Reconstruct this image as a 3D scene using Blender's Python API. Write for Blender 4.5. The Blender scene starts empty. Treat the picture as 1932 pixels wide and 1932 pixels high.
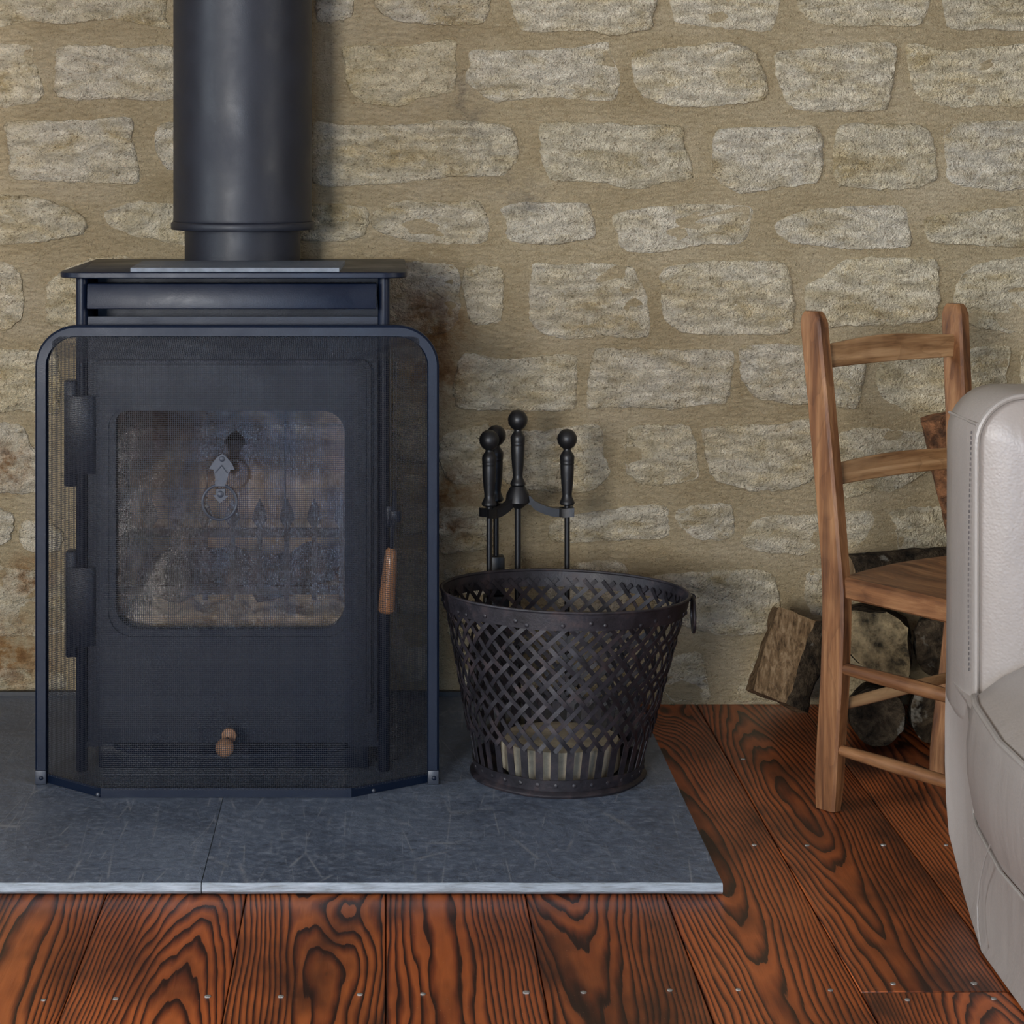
import bpy, bmesh, math, random
import numpy as np
from mathutils import Vector, Matrix, noise

# ------------------------------------------------------------------ units, camera
S = 1.25            # one drawing unit is 1.25 m
F = 4000.0          # focal length in pixels of the 1932 frame
CX, CY = 728.0, 300.0   # principal point (rising / shifted lens)
H = 0.893           # camera height, drawing units
scene = bpy.context.scene
COL = scene.collection
PI = math.pi

cam_d = bpy.data.cameras.new('camera')
cam = bpy.data.objects.new('camera', cam_d)
COL.objects.link(cam)
cam.location = (0, 0, H * S)
cam.rotation_euler = (PI / 2, 0, 0)
cam_d.sensor_width = 36.0
cam_d.lens = 36.0 * F / 1932.0
cam_d.shift_x = (966 - CX) / 1932.0
cam_d.shift_y = -(966 - CY) / 1932.0
cam_d.clip_start = 0.05
cam_d.clip_end = 100
scene.camera = cam

# ------------------------------------------------------------------ world, lights, exposure
vs = scene.view_settings
vs.view_transform = 'Standard'
vs.look = 'None'
vs.gamma = 1.0
vs.use_curve_mapping = False
vs.exposure = 0.56
cy = scene.cycles
cy.max_bounces = 4
cy.diffuse_bounces = 3
cy.glossy_bounces = 2
cy.transmission_bounces = 2
cy.transparent_max_bounces = 6
cy.caustics_reflective = False
cy.caustics_refractive = False
cy.adaptive_threshold = 0.05
cy.adaptive_min_samples = 16

world = bpy.data.worlds.new('sky')
scene.world = world
world.use_nodes = True
bg = world.node_tree.nodes['Background']
bg.inputs['Color'].default_value = (0.62, 0.76, 1.0, 1)
bg.inputs['Strength'].default_value = 0.9

# room extents (drawing units)
RX0, RX1, RY0, RY1, RZ1 = -2.6, 3.0, -3.0, 3.475, 1.95
# window openings: (wall, a0, a1, z0, z1)
WIN_FRONT = (-2.30, -1.15, 0.70, 1.72)     # in the wall behind the camera, x range
DOOR_FRONT = (-0.85, 0.35, 0.03, 1.66)     # glazed garden door in the same wall
WIN_RIGHT = (-0.35, 0.95, 0.80, 1.78)      # in the right wall, y range
WIN_LEFT = (0.55, 1.65, 0.75, 1.72)        # in the left wall, y range

def window_light(name, loc, rot, sx, sz, power, color):
    l = bpy.data.lights.new(name, 'AREA')
    l.shape = 'RECTANGLE'; l.size = sx * S; l.size_y = sz * S
    l.energy = power; l.color = color
    o = bpy.data.objects.new(name, l); COL.objects.link(o)
    o.location = [c * S for c in loc]; o.rotation_euler = rot
    return o
a0, a1, z0, z1 = WIN_FRONT
window_light('daylight_front', ((a0 + a1) / 2, RY0 - 0.16, (z0 + z1) / 2), (PI / 2, 0, 0), a1 - a0, z1 - z0, 370, (1.0, 0.965, 0.94))
a0, a1, z0, z1 = DOOR_FRONT
window_light('daylight_door', ((a0 + a1) / 2, RY0 - 0.16, (z0 + z1) / 2), (PI / 2, 0, 0), a1 - a0, z1 - z0, 80, (0.36, 0.60, 1.0))
a0, a1, z0, z1 = WIN_RIGHT
window_light('daylight_right', (RX1 + 0.16, (a0 + a1) / 2, (z0 + z1) / 2), (PI / 2, 0, PI / 2), a1 - a0, z1 - z0, 175, (1.0, 0.96, 0.92))
a0, a1, z0, z1 = WIN_LEFT
window_light('daylight_left', (RX0 - 0.16, (a0 + a1) / 2, (z0 + z1) / 2), (PI / 2, 0, -PI / 2), a1 - a0, z1 - z0, 130, (0.80, 0.89, 1.0))

# ------------------------------------------------------------------ node helpers
def lin(r, g, b):
    f = lambda v: (v / 255 / 12.92) if v / 255 <= 0.04045 else ((v / 255 + 0.055) / 1.055) ** 2.4
    return (f(r), f(g), f(b), 1.0)

class Mat:
    def __init__(self, name):
        self.m = bpy.data.materials.new(name)
        self.m.use_nodes = True
        self.t = self.m.node_tree
        self.t.nodes.clear()
        self.out = self.t.nodes.new('ShaderNodeOutputMaterial')
    def n(self, typ, ins=None, **attrs):
        nd = self.t.nodes.new('ShaderNode' + typ)
        for k, v in attrs.items():
            setattr(nd, k, v)
        for k, v in (ins or {}).items():
            sock = nd.inputs[k]
            if isinstance(v, bpy.types.NodeSocket):
                self.t.links.new(v, sock)
            else:
                sock.default_value = v
        return nd
    def math(self, op, a, b=0.0, c=0.0, clamp=False):
        nd = self.n('Math', {0: a, 1: b, 2: c}, operation=op, use_clamp=clamp)
        return nd.outputs[0]
    def noise(self, vec, scale, detail=4.0, rough=0.55, dist=0.0):
        return self.n('TexNoise', {'Vector': vec, 'Scale': scale, 'Detail': detail, 'Roughness': rough, 'Distortion': dist}).outputs['Fac']
    def ramp(self, fac, stops, interp='LINEAR'):
        nd = self.n('ValToRGB', {'Fac': fac})
        nd.color_ramp.interpolation = interp
        el = nd.color_ramp.elements
        while len(el) < len(stops):
            el.new(0.5)
        for e, (p, c) in zip(el, stops):
            e.position = p
            e.color = c if len(c) == 4 else (*c, 1)
        return nd.outputs['Color']
    def maprange(self, v, a, b, c=0.0, d=1.0):
        return self.n('MapRange', {'Value': v, 'From Min': a, 'From Max': b, 'To Min': c, 'To Max': d}).outputs[0]
    def mix(self, fac, a, b, mode='MIX'):
        nd = self.n('Mix', data_type='RGBA', blend_type=mode)
        for idx, v in ((0, fac), (6, a), (7, b)):
            if isinstance(v, bpy.types.NodeSocket):
                self.t.links.new(v, nd.inputs[idx])
            else:
                nd.inputs[idx].default_value = v
        return nd.outputs[2]
    def mapping(self, vec, scale=(1, 1, 1), loc=(0, 0, 0), rot=(0, 0, 0)):
        return self.n('Mapping', {'Vector': vec, 'Scale': scale, 'Location': loc, 'Rotation': rot}).outputs[0]
    def obj(self):
        return self.n('TexCoord').outputs['Object']
    def pos(self):
        return self.n('NewGeometry').outputs['Position']
    def rand(self):
        return self.n('ObjectInfo').outputs['Random']
    def bump(self, h, strength=0.5, dist=0.01, normal=None):
        ins = {'Height': h, 'Strength': strength, 'Distance': dist}
        if normal is not None:
            ins['Normal'] = normal
        return self.n('Bump', ins).outputs[0]
    def bsdf(self, color, rough=0.5, metal=0.0, normal=None, spec=0.5, coat=0.0, coat_rough=0.1):
        ins = {'Base Color': color, 'Roughness': rough, 'Metallic': metal, 'Specular IOR Level': spec}
        if coat:
            ins['Coat Weight'] = coat
            ins['Coat Roughness'] = coat_rough
        if normal is not None:
            ins['Normal'] = normal
        p = self.n('BsdfPrincipled', ins)
        self.t.links.new(p.outputs[0], self.out.inputs[0])
        return self.m

def randvec(M, vec, k=31.0):
    r = M.rand()
    off = M.n('CombineXYZ', {0: M.math('MULTIPLY', r, k), 1: M.math('MULTIPLY', r, k * 1.7), 2: M.math('MULTIPLY', r, k * 0.6)}).outputs[0]
    return M.n('VectorMath', {0: vec, 1: off}, operation='ADD').outputs[0]

def spot(M, pos, p, r, stretch=(1, 1, 1)):
    """1 at world point p falling to 0 at radius r"""
    d = M.n('VectorMath', {0: pos, 1: tuple(c * S for c in p)}, operation='SUBTRACT').outputs[0]
    d = M.n('VectorMath', {0: d, 1: tuple(1 / (r * S * s) for s in stretch)}, operation='MULTIPLY').outputs[0]
    l = M.n('VectorMath', {0: d}, operation='LENGTH').outputs['Value']
    return M.maprange(l, 1.0, 0.15, 0.0, 1.0)

def P(px, py, Y):
    return Vector(((px - CX) / F * Y, Y, H - (py - CY) / F * Y))
def floorP(px, py, z=0.0):
    Y = (H - z) * F / (py - CY)
    return Vector(((px - CX) / F * Y, Y, z))

# ------------------------------------------------------------------ materials
RUST = [(825, 625, 0.075), (845, 925, 0.07), (800, 585, 0.06), (20, 1235, 0.10), (15, 880, 0.06), (845, 1000, 0.06), (815, 700, 0.09),
        (60, 1090, 0.06)]
def add_stains(M, col):
    pos = M.pos()
    tot = None
    for px, py, r in RUST:
        s = spot(M, pos, P(px, py, RY1), r, (1, 1, 0.9))
        tot = s if tot is None else M.math('MAXIMUM', tot, s)
    n = M.noise(pos, 30.0, 4.0, 0.65)
    m = M.math('MULTIPLY', tot, M.maprange(n, 0.34, 0.55))
    col = M.mix(M.math('MULTIPLY', m, 0.80), col, lin(146, 100, 48))
    n2 = n
    m2 = M.math('MULTIPLY', tot, M.maprange(n2, 0.53, 0.66))
    col = M.mix(M.math('MULTIPLY', m2, 0.55), col, lin(84, 46, 22))
    # grey soot smear running down from beside the flue
    g = None
    for px, py, r in ((860, 180, 0.05), (890, 250, 0.06), (930, 300, 0.06), (960, 350, 0.05), (990, 390, 0.05)):
        s = spot(M, pos, P(px, py, RY1), r)
        g = s if g is None else M.math('MAXIMUM', g, s)
    m3 = M.math('MULTIPLY', g, M.maprange(n, 0.42, 0.66))
    return M.mix(M.math('MULTIPLY', m3, 0.55), col, lin(98, 95, 90))

def make_stone():
    M = Mat('limestone')
    pos = M.pos()
    v = randvec(M, M.obj())
    flat = M.mapping(v, scale=(1, 1, 2.2))
    n1 = M.noise(flat, 9.0, 4.0, 0.6, 0.4)
    n2 = M.noise(v, 48.0, 4.0, 0.7, 0.3)
    n3 = M.noise(v, 230.0, 2.0, 0.7)
    c = M.ramp(n1, [(0.30, lin(196, 176, 136)), (0.45, lin(218, 204, 174)), (0.60, lin(230, 219, 196)), (0.75, lin(206, 190, 160))])
    c = M.mix(M.maprange(n2, 0.55, 0.72, 0, 0.5), c, lin(150, 134, 104))
    c = M.mix(M.maprange(n2, 0.42, 0.30, 0, 0.55), c, lin(232, 224, 204))
    c = M.mix(M.maprange(n3, 0.57, 0.70, 0, 0.7), c, lin(112, 98, 76))
    pit = M.noise(v, 110.0, 3.0, 0.7, 0.4)
    c = M.mix(M.maprange(pit, 0.60, 0.70, 0, 0.6), c, lin(128, 112, 84))
    c = M.mix(M.maprange(pit, 0.40, 0.30, 0, 0.6), c, lin(240, 233, 214))
    tint = M.ramp(M.rand(), [(0.0, (0.88, 0.86, 0.80, 1)), (0.35, (1.0, 0.98, 0.93, 1)), (0.7, (0.97, 0.97, 0.98, 1)), (1.0, (1.0, 0.96, 0.84, 1))])
    c = M.mix(1.0, c, tint, 'MULTIPLY')
    c = add_stains(M, c)
    wav = M.noise(M.mapping(v, scale=(1, 1, 1.9)), 26.0, 5.0, 0.76, 0.9)
    h = M.math('ADD', M.math('MULTIPLY', wav, 1.2), M.math('ADD', M.math('MULTIPLY', pit, 0.5), M.math('MULTIPLY', n3, 0.30)))
    return M.bsdf(c, 0.92, normal=M.bump(h, 1.0, 0.018), spec=0.2)

def make_mortar():
    M = Mat('lime_mortar')
    v = M.pos()
    n1 = M.noise(M.mapping(v, scale=(1, 1, 1.8)), 5.0, 4.0, 0.6)
    n2 = M.noise(M.mapping(v, scale=(1, 1, 2.2)), 60.0, 5.0, 0.7, 0.5)
    n3 = M.noise(v, 260.0, 3.0, 0.7)
    c = M.ramp(n1, [(0.3, lin(172, 153, 118)), (0.5, lin(186, 168, 134)), (0.7, lin(197, 180, 149))])
    c = M.mix(M.maprange(n2, 0.55, 0.72, 0, 0.5), c, lin(150, 130, 92))
    c = M.mix(M.maprange(n2, 0.42, 0.30, 0, 0.4), c, lin(214, 200, 168))
    c = M.mix(M.maprange(n3, 0.58, 0.72, 0, 0.7), c, lin(98, 82, 56))
    c = add_stains(M, c)
    h = M.math('ADD', n2, M.math('MULTIPLY', n3, 0.5))
    return M.bsdf(c, 0.95, normal=M.bump(h, 1.0, 0.010), spec=0.15)

def make_black(name, base=(0.017, 0.019, 0.024), rough=0.42, dust=0.25, spec=0.55):
    M = Mat(name)
    v = M.obj()
    n = M.noise(v, 9.0, 5.0, 0.65, 0.3)
    n2 = M.noise(v, 420.0, 2.0, 0.6)
    c = M.mix(M.maprange(n, 0.35, 0.75, 0, dust), (*base, 1), tuple(4.0 * b + 0.01 for b in base) + (1,))
    c = M.mix(M.maprange(n2, 0.70, 0.80, 0, dust), c, (0.12, 0.12, 0.12, 1))
    r = M.maprange(n, 0.3, 0.7, rough - 0.06, rough + 0.14)
    return M.bsdf(c, r, normal=M.bump(n2, 0.08, 0.002), spec=spec)

def make_slate():
    M = Mat('slate')
    v = randvec(M, M.obj(), 7.0)
    n1 = M.noise(v, 3.5, 6.0, 0.62, 0.4)
    n2 = M.noise(v, 70.0, 6.0, 0.75)
    n3 = M.noise(v, 420.0, 3.0, 0.7)
    c = M.ramp(n1, [(0.3, (0.050, 0.066, 0.098, 1)), (0.5, (0.085, 0.108, 0.152, 1)), (0.7, (0.130, 0.158, 0.205, 1))])
    c = M.mix(M.maprange(n2, 0.50, 0.68, 0, 0.7), c, (0.22, 0.25, 0.30, 1))
    c = M.mix(M.maprange(n2, 0.44, 0.32, 0, 0.8), c, (0.028, 0.032, 0.042, 1))
    c = M.mix(M.maprange(n3, 0.66, 0.74, 0, 0.55), c, (0.32, 0.33, 0.34, 1))
    sc = None
    for ang, s, w in ((0.7, 2.6, 0.012), (2.2, 3.3, 0.010), (-0.35, 2.1, 0.010), (1.25, 4.1, 0.008)):
        mv = M.mapping(v, scale=(1.0, 0.12, 1), rot=(0, 0, ang))
        e = M.n('TexVoronoi', {'Vector': mv, 'Scale': s * 3}, feature='DISTANCE_TO_EDGE').outputs['Distance']
        k = M.maprange(e, w, 0.0)
        k = M.math('MULTIPLY', k, M.maprange(M.noise(v, 6.0 + s, 3.0), 0.50, 0.62))
        sc = k if sc is None else M.math('MAXIMUM', sc, k)
    c = M.mix(M.math('MULTIPLY', sc, 0.55), c, (0.30, 0.31, 0.32, 1))
    h = M.math('ADD', M.math('MULTIPLY', n1, 2.0), M.math('ADD', M.math('MULTIPLY', n2, 0.35), M.math('MULTIPLY', n3, 0.12)))
    return M.bsdf(c, M.maprange(n2, 0.3, 0.7, 0.38, 0.58), normal=M.bump(h, 0.9, 0.007), spec=0.6)

def make_slate_edge():
    M = Mat('sawn_slate')
    v = M.obj()
    n = M.noise(M.mapping(v, scale=(1, 1, 9)), 16.0, 6.0, 0.7)
    c = M.ramp(n, [(0.30, (0.16, 0.17, 0.17, 1)), (0.48, (0.28, 0.32, 0.36, 1)), (0.7, (0.42, 0.47, 0.53, 1))])
    return M.bsdf(c, 0.7, normal=M.bump(n, 0.5, 0.004))

def make_floor_wood():
    M = Mat('pine_floorboard')
    o = M.n('TexCoord').outputs['Object']
    r = M.rand()
    sx = M.n('SeparateXYZ', {0: o}).outputs
    x, y = sx[0], sx[1]
    yo = M.math('ADD', y, M.math('MULTIPLY', r, 37.0))
    v2 = M.n('CombineXYZ', {0: x, 1: M.math('MULTIPLY', yo, 0.13), 2: M.math('MULTIPLY', r, 9.0)}).outputs[0]
    wob = M.noise(v2, 9.0, 2.0, 0.5)
    wob2 = M.noise(v2, 28.0, 2.0, 0.5)
    # knots bend the rings
    kv = M.n('CombineXYZ', {0: M.math('MULTIPLY', x, 3.2), 1: M.math('MULTIPLY', yo, 1.35), 2: M.math('MULTIPLY', r, 5.0)}).outputs[0]
    vor = M.n('TexVoronoi', {'Vector': kv, 'Scale': 1.0, 'Randomness': 0.9}, feature='F1').outputs['Distance']
    kn = M.math('POWER', M.maprange(vor, 0.42, 0.0), 2.0)
    # tilted growth cylinder: cathedral arches
    cx = M.math('MULTIPLY', M.math('SUBTRACT', r, 0.5), 0.10)
    dx = M.math('ADD', M.math('SUBTRACT', x, cx), M.math('MULTIPLY', M.math('SUBTRACT', wob, 0.5), 0.035))
    low = M.noise(M.n('CombineXYZ', {0: M.math('MULTIPLY', yo, 0.55), 1: r}).outputs[0], 1.0, 1.0, 0.4)
    dz = M.math('ADD', M.math('MULTIPLY', low, 0.20), M.math('MULTIPLY', M.math('SUBTRACT', wob2, 0.5), 0.012))
    dz = M.math('ADD', dz, M.math('MULTIPLY', kn, 0.07))
    rad = M.math('SQRT', M.math('ADD', M.math('MULTIPLY', dx, dx), M.math('MULTIPLY', dz, dz)))
    ring = M.math('FRACT', M.math('MULTIPLY', rad, 190.0))
    fine = M.noise(M.n('CombineXYZ', {0: M.math('MULTIPLY', x, 1.0), 1: M.math('MULTIPLY', yo, 0.035), 2: r}).outputs[0], 420.0, 3.0, 0.6)
    ringm = M.math('ADD', ring, M.math('MULTIPLY', M.math('SUBTRACT', fine, 0.5), 0.22))
    c = M.ramp(ringm, [(0.0, lin(156, 80, 38)), (0.35, lin(174, 94, 47)), (0.62, lin(128, 62, 30)), (0.84, lin(54, 27, 15)), (0.96, lin(46, 22, 13)), (1.0, lin(136, 74, 38))])
    big = M.noise(M.n('CombineXYZ', {0: M.math('MULTIPLY', x, 2.0), 1: M.math('MULTIPLY', yo, 0.9), 2: r}).outputs[0], 2.4, 4.0, 0.6)
    c = M.mix(M.maprange(big, 0.47, 0.66, 0, 0.85), c, lin(42, 21, 13))
    c = M.mix(M.maprange(big, 0.42, 0.25, 0, 0.45), c, lin(184, 108, 58))
    c = M.mix(M.maprange(kn, 0.55, 0.9, 0, 0.8), c, lin(70, 30, 14))
    tint = M.ramp(r, [(0.0, (0.75, 0.72, 0.70, 1)), (0.4, (1.05, 0.98, 0.92, 1)), (0.7, (0.9, 0.92, 0.85, 1)), (1.0, (1.15, 1.05, 1.0, 1))])
    c = M.mix(1.0, c, tint, 'MULTIPLY')
    speck = M.noise(M.pos(), 300.0, 2.0, 0.6)
    c = M.mix(M.maprange(speck, 0.70, 0.76, 0, 0.5), c, lin(190, 160, 130))
    h = M.math('ADD', M.math('MULTIPLY', ringm, -0.5), M.math('MULTIPLY', fine, 0.4))
    return M.bsdf(c, M.maprange(big, 0.3, 0.7, 0.30, 0.46), normal=M.bump(h, 0.35, 0.003), spec=0.45)

def make_wood(name, axis, rotz=0.0, dark=lin(70, 42, 25), mid=lin(124, 82, 50), light=lin(164, 120, 80), rough=0.5):
    """furniture wood, grain running along local axis 0/1/2 after turning by rotz"""
    M = Mat(name)
    v = M.mapping(M.obj(), rot=(0, 0, -rotz))
    v = randvec(M, v, 3.0)
    sc = [1.0, 1.0, 1.0]; sc[axis] = 0.06
    g = M.mapping(v, scale=tuple(sc))
    n1 = M.noise(g, 55.0, 5.0, 0.6, 0.4)
    n2 = M.noise(g, 330.0, 3.0, 0.7)
    sc[axis] = 0.35
    n3 = M.noise(M.mapping(v, scale=tuple(sc)), 9.0, 3.0, 0.5)
    rings = M.math('FRACT', M.math('MULTIPLY', n3, 9.0))
    c = M.ramp(n1, [(0.30, dark), (0.5, mid), (0.7, light)])
    c = M.mix(M.maprange(rings, 0.75, 1.0, 0, 0.30), c, dark)
    c = M.mix(M.maprange(n2, 0.60, 0.75, 0, 0.6), c, lin(54, 30, 16))
    c = M.mix(M.maprange(M.noise(v, 7.0, 3.0), 0.5, 0.7, 0, 0.5), c, light)
    return M.bsdf(c, rough, normal=M.bump(n2, 0.25, 0.002), spec=0.4)

def make_leather(name, col):
    M = Mat(name)
    v = M.pos()
    e = M.n('TexVoronoi', {'Vector': v, 'Scale': 260.0}, feature='SMOOTH_F1').outputs['Distance']
    n = M.noise(v, 5.0, 4.0, 0.6)
    w = M.noise(M.mapping(v, scale=(1, 1, 0.35)), 18.0, 3.0, 0.5)
    c = M.mix(M.maprange(n, 0.35, 0.65, 0, 0.4), col, tuple(k * 0.86 for k in col[:3]) + (1,))
    h = M.math('ADD', M.math('MULTIPLY', e, 0.22), M.math('MULTIPLY', w, 2.0))
    return M.bsdf(c, 0.38, normal=M.bump(h, 0.30, 0.004), spec=0.5)

def make_iron_rust():
    M = Mat('aged_iron')
    v = M.pos()
    n = M.noise(v, 28.0, 6.0, 0.7)
    n2 = M.noise(v, 260.0, 3.0, 0.7)
    c = M.ramp(n, [(0.32, (0.010, 0.009, 0.011, 1)), (0.52, (0.020, 0.017, 0.022, 1)), (0.68, (0.050, 0.032, 0.032, 1)), (0.8, (0.085, 0.060, 0.055, 1))])
    c = M.mix(M.maprange(n2, 0.66, 0.76, 0, 0.5), c, (0.16, 0.14, 0.13, 1))
    return M.bsdf(c, M.maprange(n, 0.3, 0.7, 0.38, 0.62), metal=0.25, normal=M.bump(n2, 0.25, 0.002), spec=0.6)

def make_bark():
    M = Mat('bark')
    v = randvec(M, M.obj(), 4.0)
    n = M.noise(v, 30.0, 6.0, 0.7, 0.6)
    n2 = M.noise(v, 120.0, 4.0, 0.7)
    l = M.noise(v, 17.0, 4.0, 0.6)
    c = M.ramp(n, [(0.35, (0.010, 0.008, 0.006, 1)), (0.5, (0.045, 0.032, 0.020, 1)), (0.7, (0.13, 0.095, 0.058, 1))])
    c = M.mix(M.maprange(l, 0.60, 0.66, 0, 0.7), c, (0.30, 0.28, 0.23, 1))
    h = M.math('ADD', n, M.math('MULTIPLY', n2, 0.5))
    return M.bsdf(c, 0.95, normal=M.bump(h, 1.0, 0.02), spec=0.15)

def make_logwood():
    M = Mat('split_log_wood')
    v = randvec(M, M.obj(), 4.0)
    n = M.noise(v, 26.0, 6.0, 0.7, 0.5)
    n2 = M.noise(M.mapping(v, scale=(1, 1, 0.12), rot=(0, 0.5, 0)), 120.0, 4.0, 0.7, 0.3)
    c = M.ramp(n2, [(0.32, (0.050, 0.030, 0.014, 1)), (0.5, (0.17, 0.105, 0.052, 1)), (0.68, (0.30, 0.205, 0.115, 1))])
    c = M.mix(M.maprange(n, 0.58, 0.70, 0, 0.7), c, (0.03, 0.02, 0.012, 1))
    c = M.mix(M.maprange(n, 0.36, 0.28, 0, 0.7), c, (0.42, 0.36, 0.27, 1))
    return M.bsdf(c, 0.9, normal=M.bump(M.math('ADD', n, n2), 0.8, 0.008), spec=0.2)

def make_simple(name, col, rough=0.6, noise_scale=40.0, var=0.25, metal=0.0, bump=0.2, dist=0.004, spec=0.4):
    M = Mat(name)
    v = randvec(M, M.obj(), 3.0)
    n = M.noise(v, noise_scale, 5.0, 0.65)
    c = M.mix(M.maprange(n, 0.35, 0.7), tuple(k * (1 - var) for k in col[:3]) + (1,), tuple(min(1, k * (1 + var)) for k in col[:3]) + (1,))
    return M.bsdf(c, rough, metal, normal=M.bump(n, bump, dist), spec=spec)

def make_glass(name, tint, refl, soot=False):
    M = Mat(name)
    fr = M.n('LayerWeight', {'Blend': 0.35}).outputs['Fresnel']
    fac = M.math('ADD', M.math('MULTIPLY', fr, 0.9), refl, clamp=True)
    gl = M.n('BsdfGlossy', {'Color': (1, 1, 1, 1), 'Roughness': 0.03})
    col = (*tint, 1)
    if soot:
        o = M.obj()
        n = M.noise(o, 6.0, 5.0, 0.65, 0.8)
        x = M.n('SeparateXYZ', {0: o}).outputs[0]
        z = M.n('SeparateXYZ', {0: o}).outputs[2]
        edge = M.math('ADD', M.math('ADD', n, M.maprange(x, -0.20, 0.12, 0.14, -0.12)), M.maprange(z, 0.28, 0.60, -0.20, 0.12))
        col = M.mix(M.maprange(edge, 0.45, 0.72, 0, 0.85), (*tint, 1), (0.20, 0.13, 0.08, 1))
    tr = M.n('BsdfTransparent', {'Color': col})
    mx = M.n('MixShader', {0: fac, 1: tr.outputs[0], 2: gl.outputs[0]})
    M.t.links.new(mx.outputs[0], M.out.inputs[0])
    return M.m

STONE = make_stone(); MORTAR = make_mortar()
BLACK = make_black('stove_black', (0.0030, 0.0068, 0.0190), 0.36, 0.05, 0.30)
FLUE = make_black('flue_black', (0.0080, 0.0098, 0.0165), 0.45, 0.20, 0.45)
FRAME = make_black('screen_black', (0.003, 0.0075, 0.020), 0.36, 0.04, 0.26)
WIRE = make_black('wire_black', (0.013, 0.016, 0.026), 0.32, 0.04, 0.6)
PEWTER = make_black('dark_pewter', (0.024, 0.029, 0.042), 0.40, 0.15, 0.5)
TOOL = make_black('tool_black', (0.008, 0.008, 0.009), 0.38, 0.12, 0.55)
SLATE = make_slate(); SLATE_EDGE = make_slate_edge()
FLOORWOOD = make_floor_wood()
IRON = make_iron_rust(); BARK = make_bark(); LOGWOOD = make_logwood()
LEATHER = make_leather('cream_leather', (0.325, 0.283, 0.252, 1))
PIPING = make_leather('piping_leather', (0.32, 0.285, 0.255, 1))
STITCH = make_simple('dark_thread', (0.12, 0.105, 0.10, 1), 0.8)
FIREBRICK = make_simple('firebrick', (0.50, 0.37, 0.23, 1), 0.95, 9.0, 0.65, bump=0.5, dist=0.01)
ASH = make_simple('wood_ash', (0.72, 0.60, 0.43, 1), 1.0, 30.0, 0.35, bump=0.8, dist=0.02)
CHAR = make_simple('charcoal', (0.075, 0.066, 0.056, 1), 0.85, 30.0, 0.6, bump=0.9, dist=0.02)
CASTIRON = make_simple('cast_iron', (0.05, 0.046, 0.042, 1), 0.7, 40.0, 0.4)
HANDLEWOOD = make_simple('varnished_beech', (0.42, 0.20, 0.09, 1), 0.25, 20.0, 0.25, spec=0.6)
BRASS = make_simple('knob_wood', (0.40, 0.21, 0.11, 1), 0.4, 40.0, 0.25)
PLASTER = make_simple('cream_plaster', (0.34, 0.31, 0.26, 1), 0.9, 4.0, 0.06)
CEIL = make_simple('white_ceiling', (0.50, 0.48, 0.45, 1), 0.95, 4.0, 0.04)
WHITE = make_simple('white_paint', (0.75, 0.74, 0.71, 1), 0.5, 8.0, 0.04)
SUBFLOOR = make_simple('dark_subfloor', (0.012, 0.008, 0.006, 1), 0.95)
NAIL = make_simple('nail_steel', (0.33, 0.31, 0.28, 1), 0.5, 200.0, 0.4, metal=0.5)
GLASS = make_glass('stove_glass', (0.95, 0.92, 0.87), 0.015, True)
PANE = make_glass('window_glass', (0.97, 0.98, 0.98), 0.02)

# ------------------------------------------------------------------ mesh helpers (drawing units)
ORG = {}
def new_mesh(name, verts, faces, mats, midx=None, smooth=True, angle=38):
    me = bpy.data.meshes.new(name)
    me.from_pydata([tuple(v) for v in verts], [], faces)
    for m in (mats if isinstance(mats, (list, tuple)) else [mats]):
        me.materials.append(m)
    if midx is not None:
        me.polygons.foreach_set('material_index', midx)
    if smooth:
        me.polygons.foreach_set('use_smooth', [True] * len(me.polygons))
        me.set_sharp_from_angle(angle=math.radians(angle))
    me.update()
    return me
def mk(name, vf, mat, parent=None, origin=None, smooth=True, midx=None, angle=38):
    verts, faces = vf
    po = ORG[parent.name] if parent else Vector((0, 0, 0))
    og = Vector(origin) if origin is not None else (po if parent else Vector((0, 0, 0)))
    me = new_mesh(name, [((Vector(v) - og) * S) for v in verts], faces, mat, midx, smooth, angle)
    o = bpy.data.objects.new(name, me)
    COL.objects.link(o)
    o.location = (og - po) * S
    if parent:
        o.parent = parent
    ORG[o.name] = og
    return o
def share(src, name, parent, origin, rotz=0.0):
    o = bpy.data.objects.new(name, src.data)
    COL.objects.link(o)
    po = ORG[parent.name]
    o.parent = parent
    o.location = (Vector(origin) - po) * S
    ORG[o.name] = Vector(origin)
    return o
def empty(name, loc, label, cat, group=None):
    o = bpy.data.objects.new(name, None)
    COL.objects.link(o)
    o.location = Vector(loc) * S
    o.empty_display_size = 0.05
    ORG[o.name] = Vector(loc)
    return tag(o, label, cat, group)
def tag(o, label=None, cat=None, group=None, kind=None):
    if label: o['label'] = label
    if cat: o['category'] = cat
    if group: o['group'] = group
    if kind: o['kind'] = kind
    return o
def bm_vf(bm):
    bm.verts.index_update()
    r = ([v.co.copy() for v in bm.verts], [[v.index for v in f.verts] for f in bm.faces])
    bm.free()
    return r
def box(x0, x1, y0, y1, z0, z1, bev=0.0, seg=2):
    bm = bmesh.new()
    bmesh.ops.create_cube(bm, size=1.0)
    for v in bm.verts:
        v.co = Vector(((x0 + x1) / 2 + v.co.x * (x1 - x0), (y0 + y1) / 2 + v.co.y * (y1 - y0), (z0 + z1) / 2 + v.co.z * (z1 - z0)))
    if bev > 0:
        bmesh.ops.bevel(bm, geom=list(bm.edges), offset=bev, segments=seg, affect='EDGES', profile=0.5)
    return bm_vf(bm)
def join(*vfs):
    V, Fc = [], []
    for v, f in vfs:
        k = len(V)
        V += list(v)
        Fc += [[i + k for i in q] for q in f]
    return V, Fc
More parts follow.
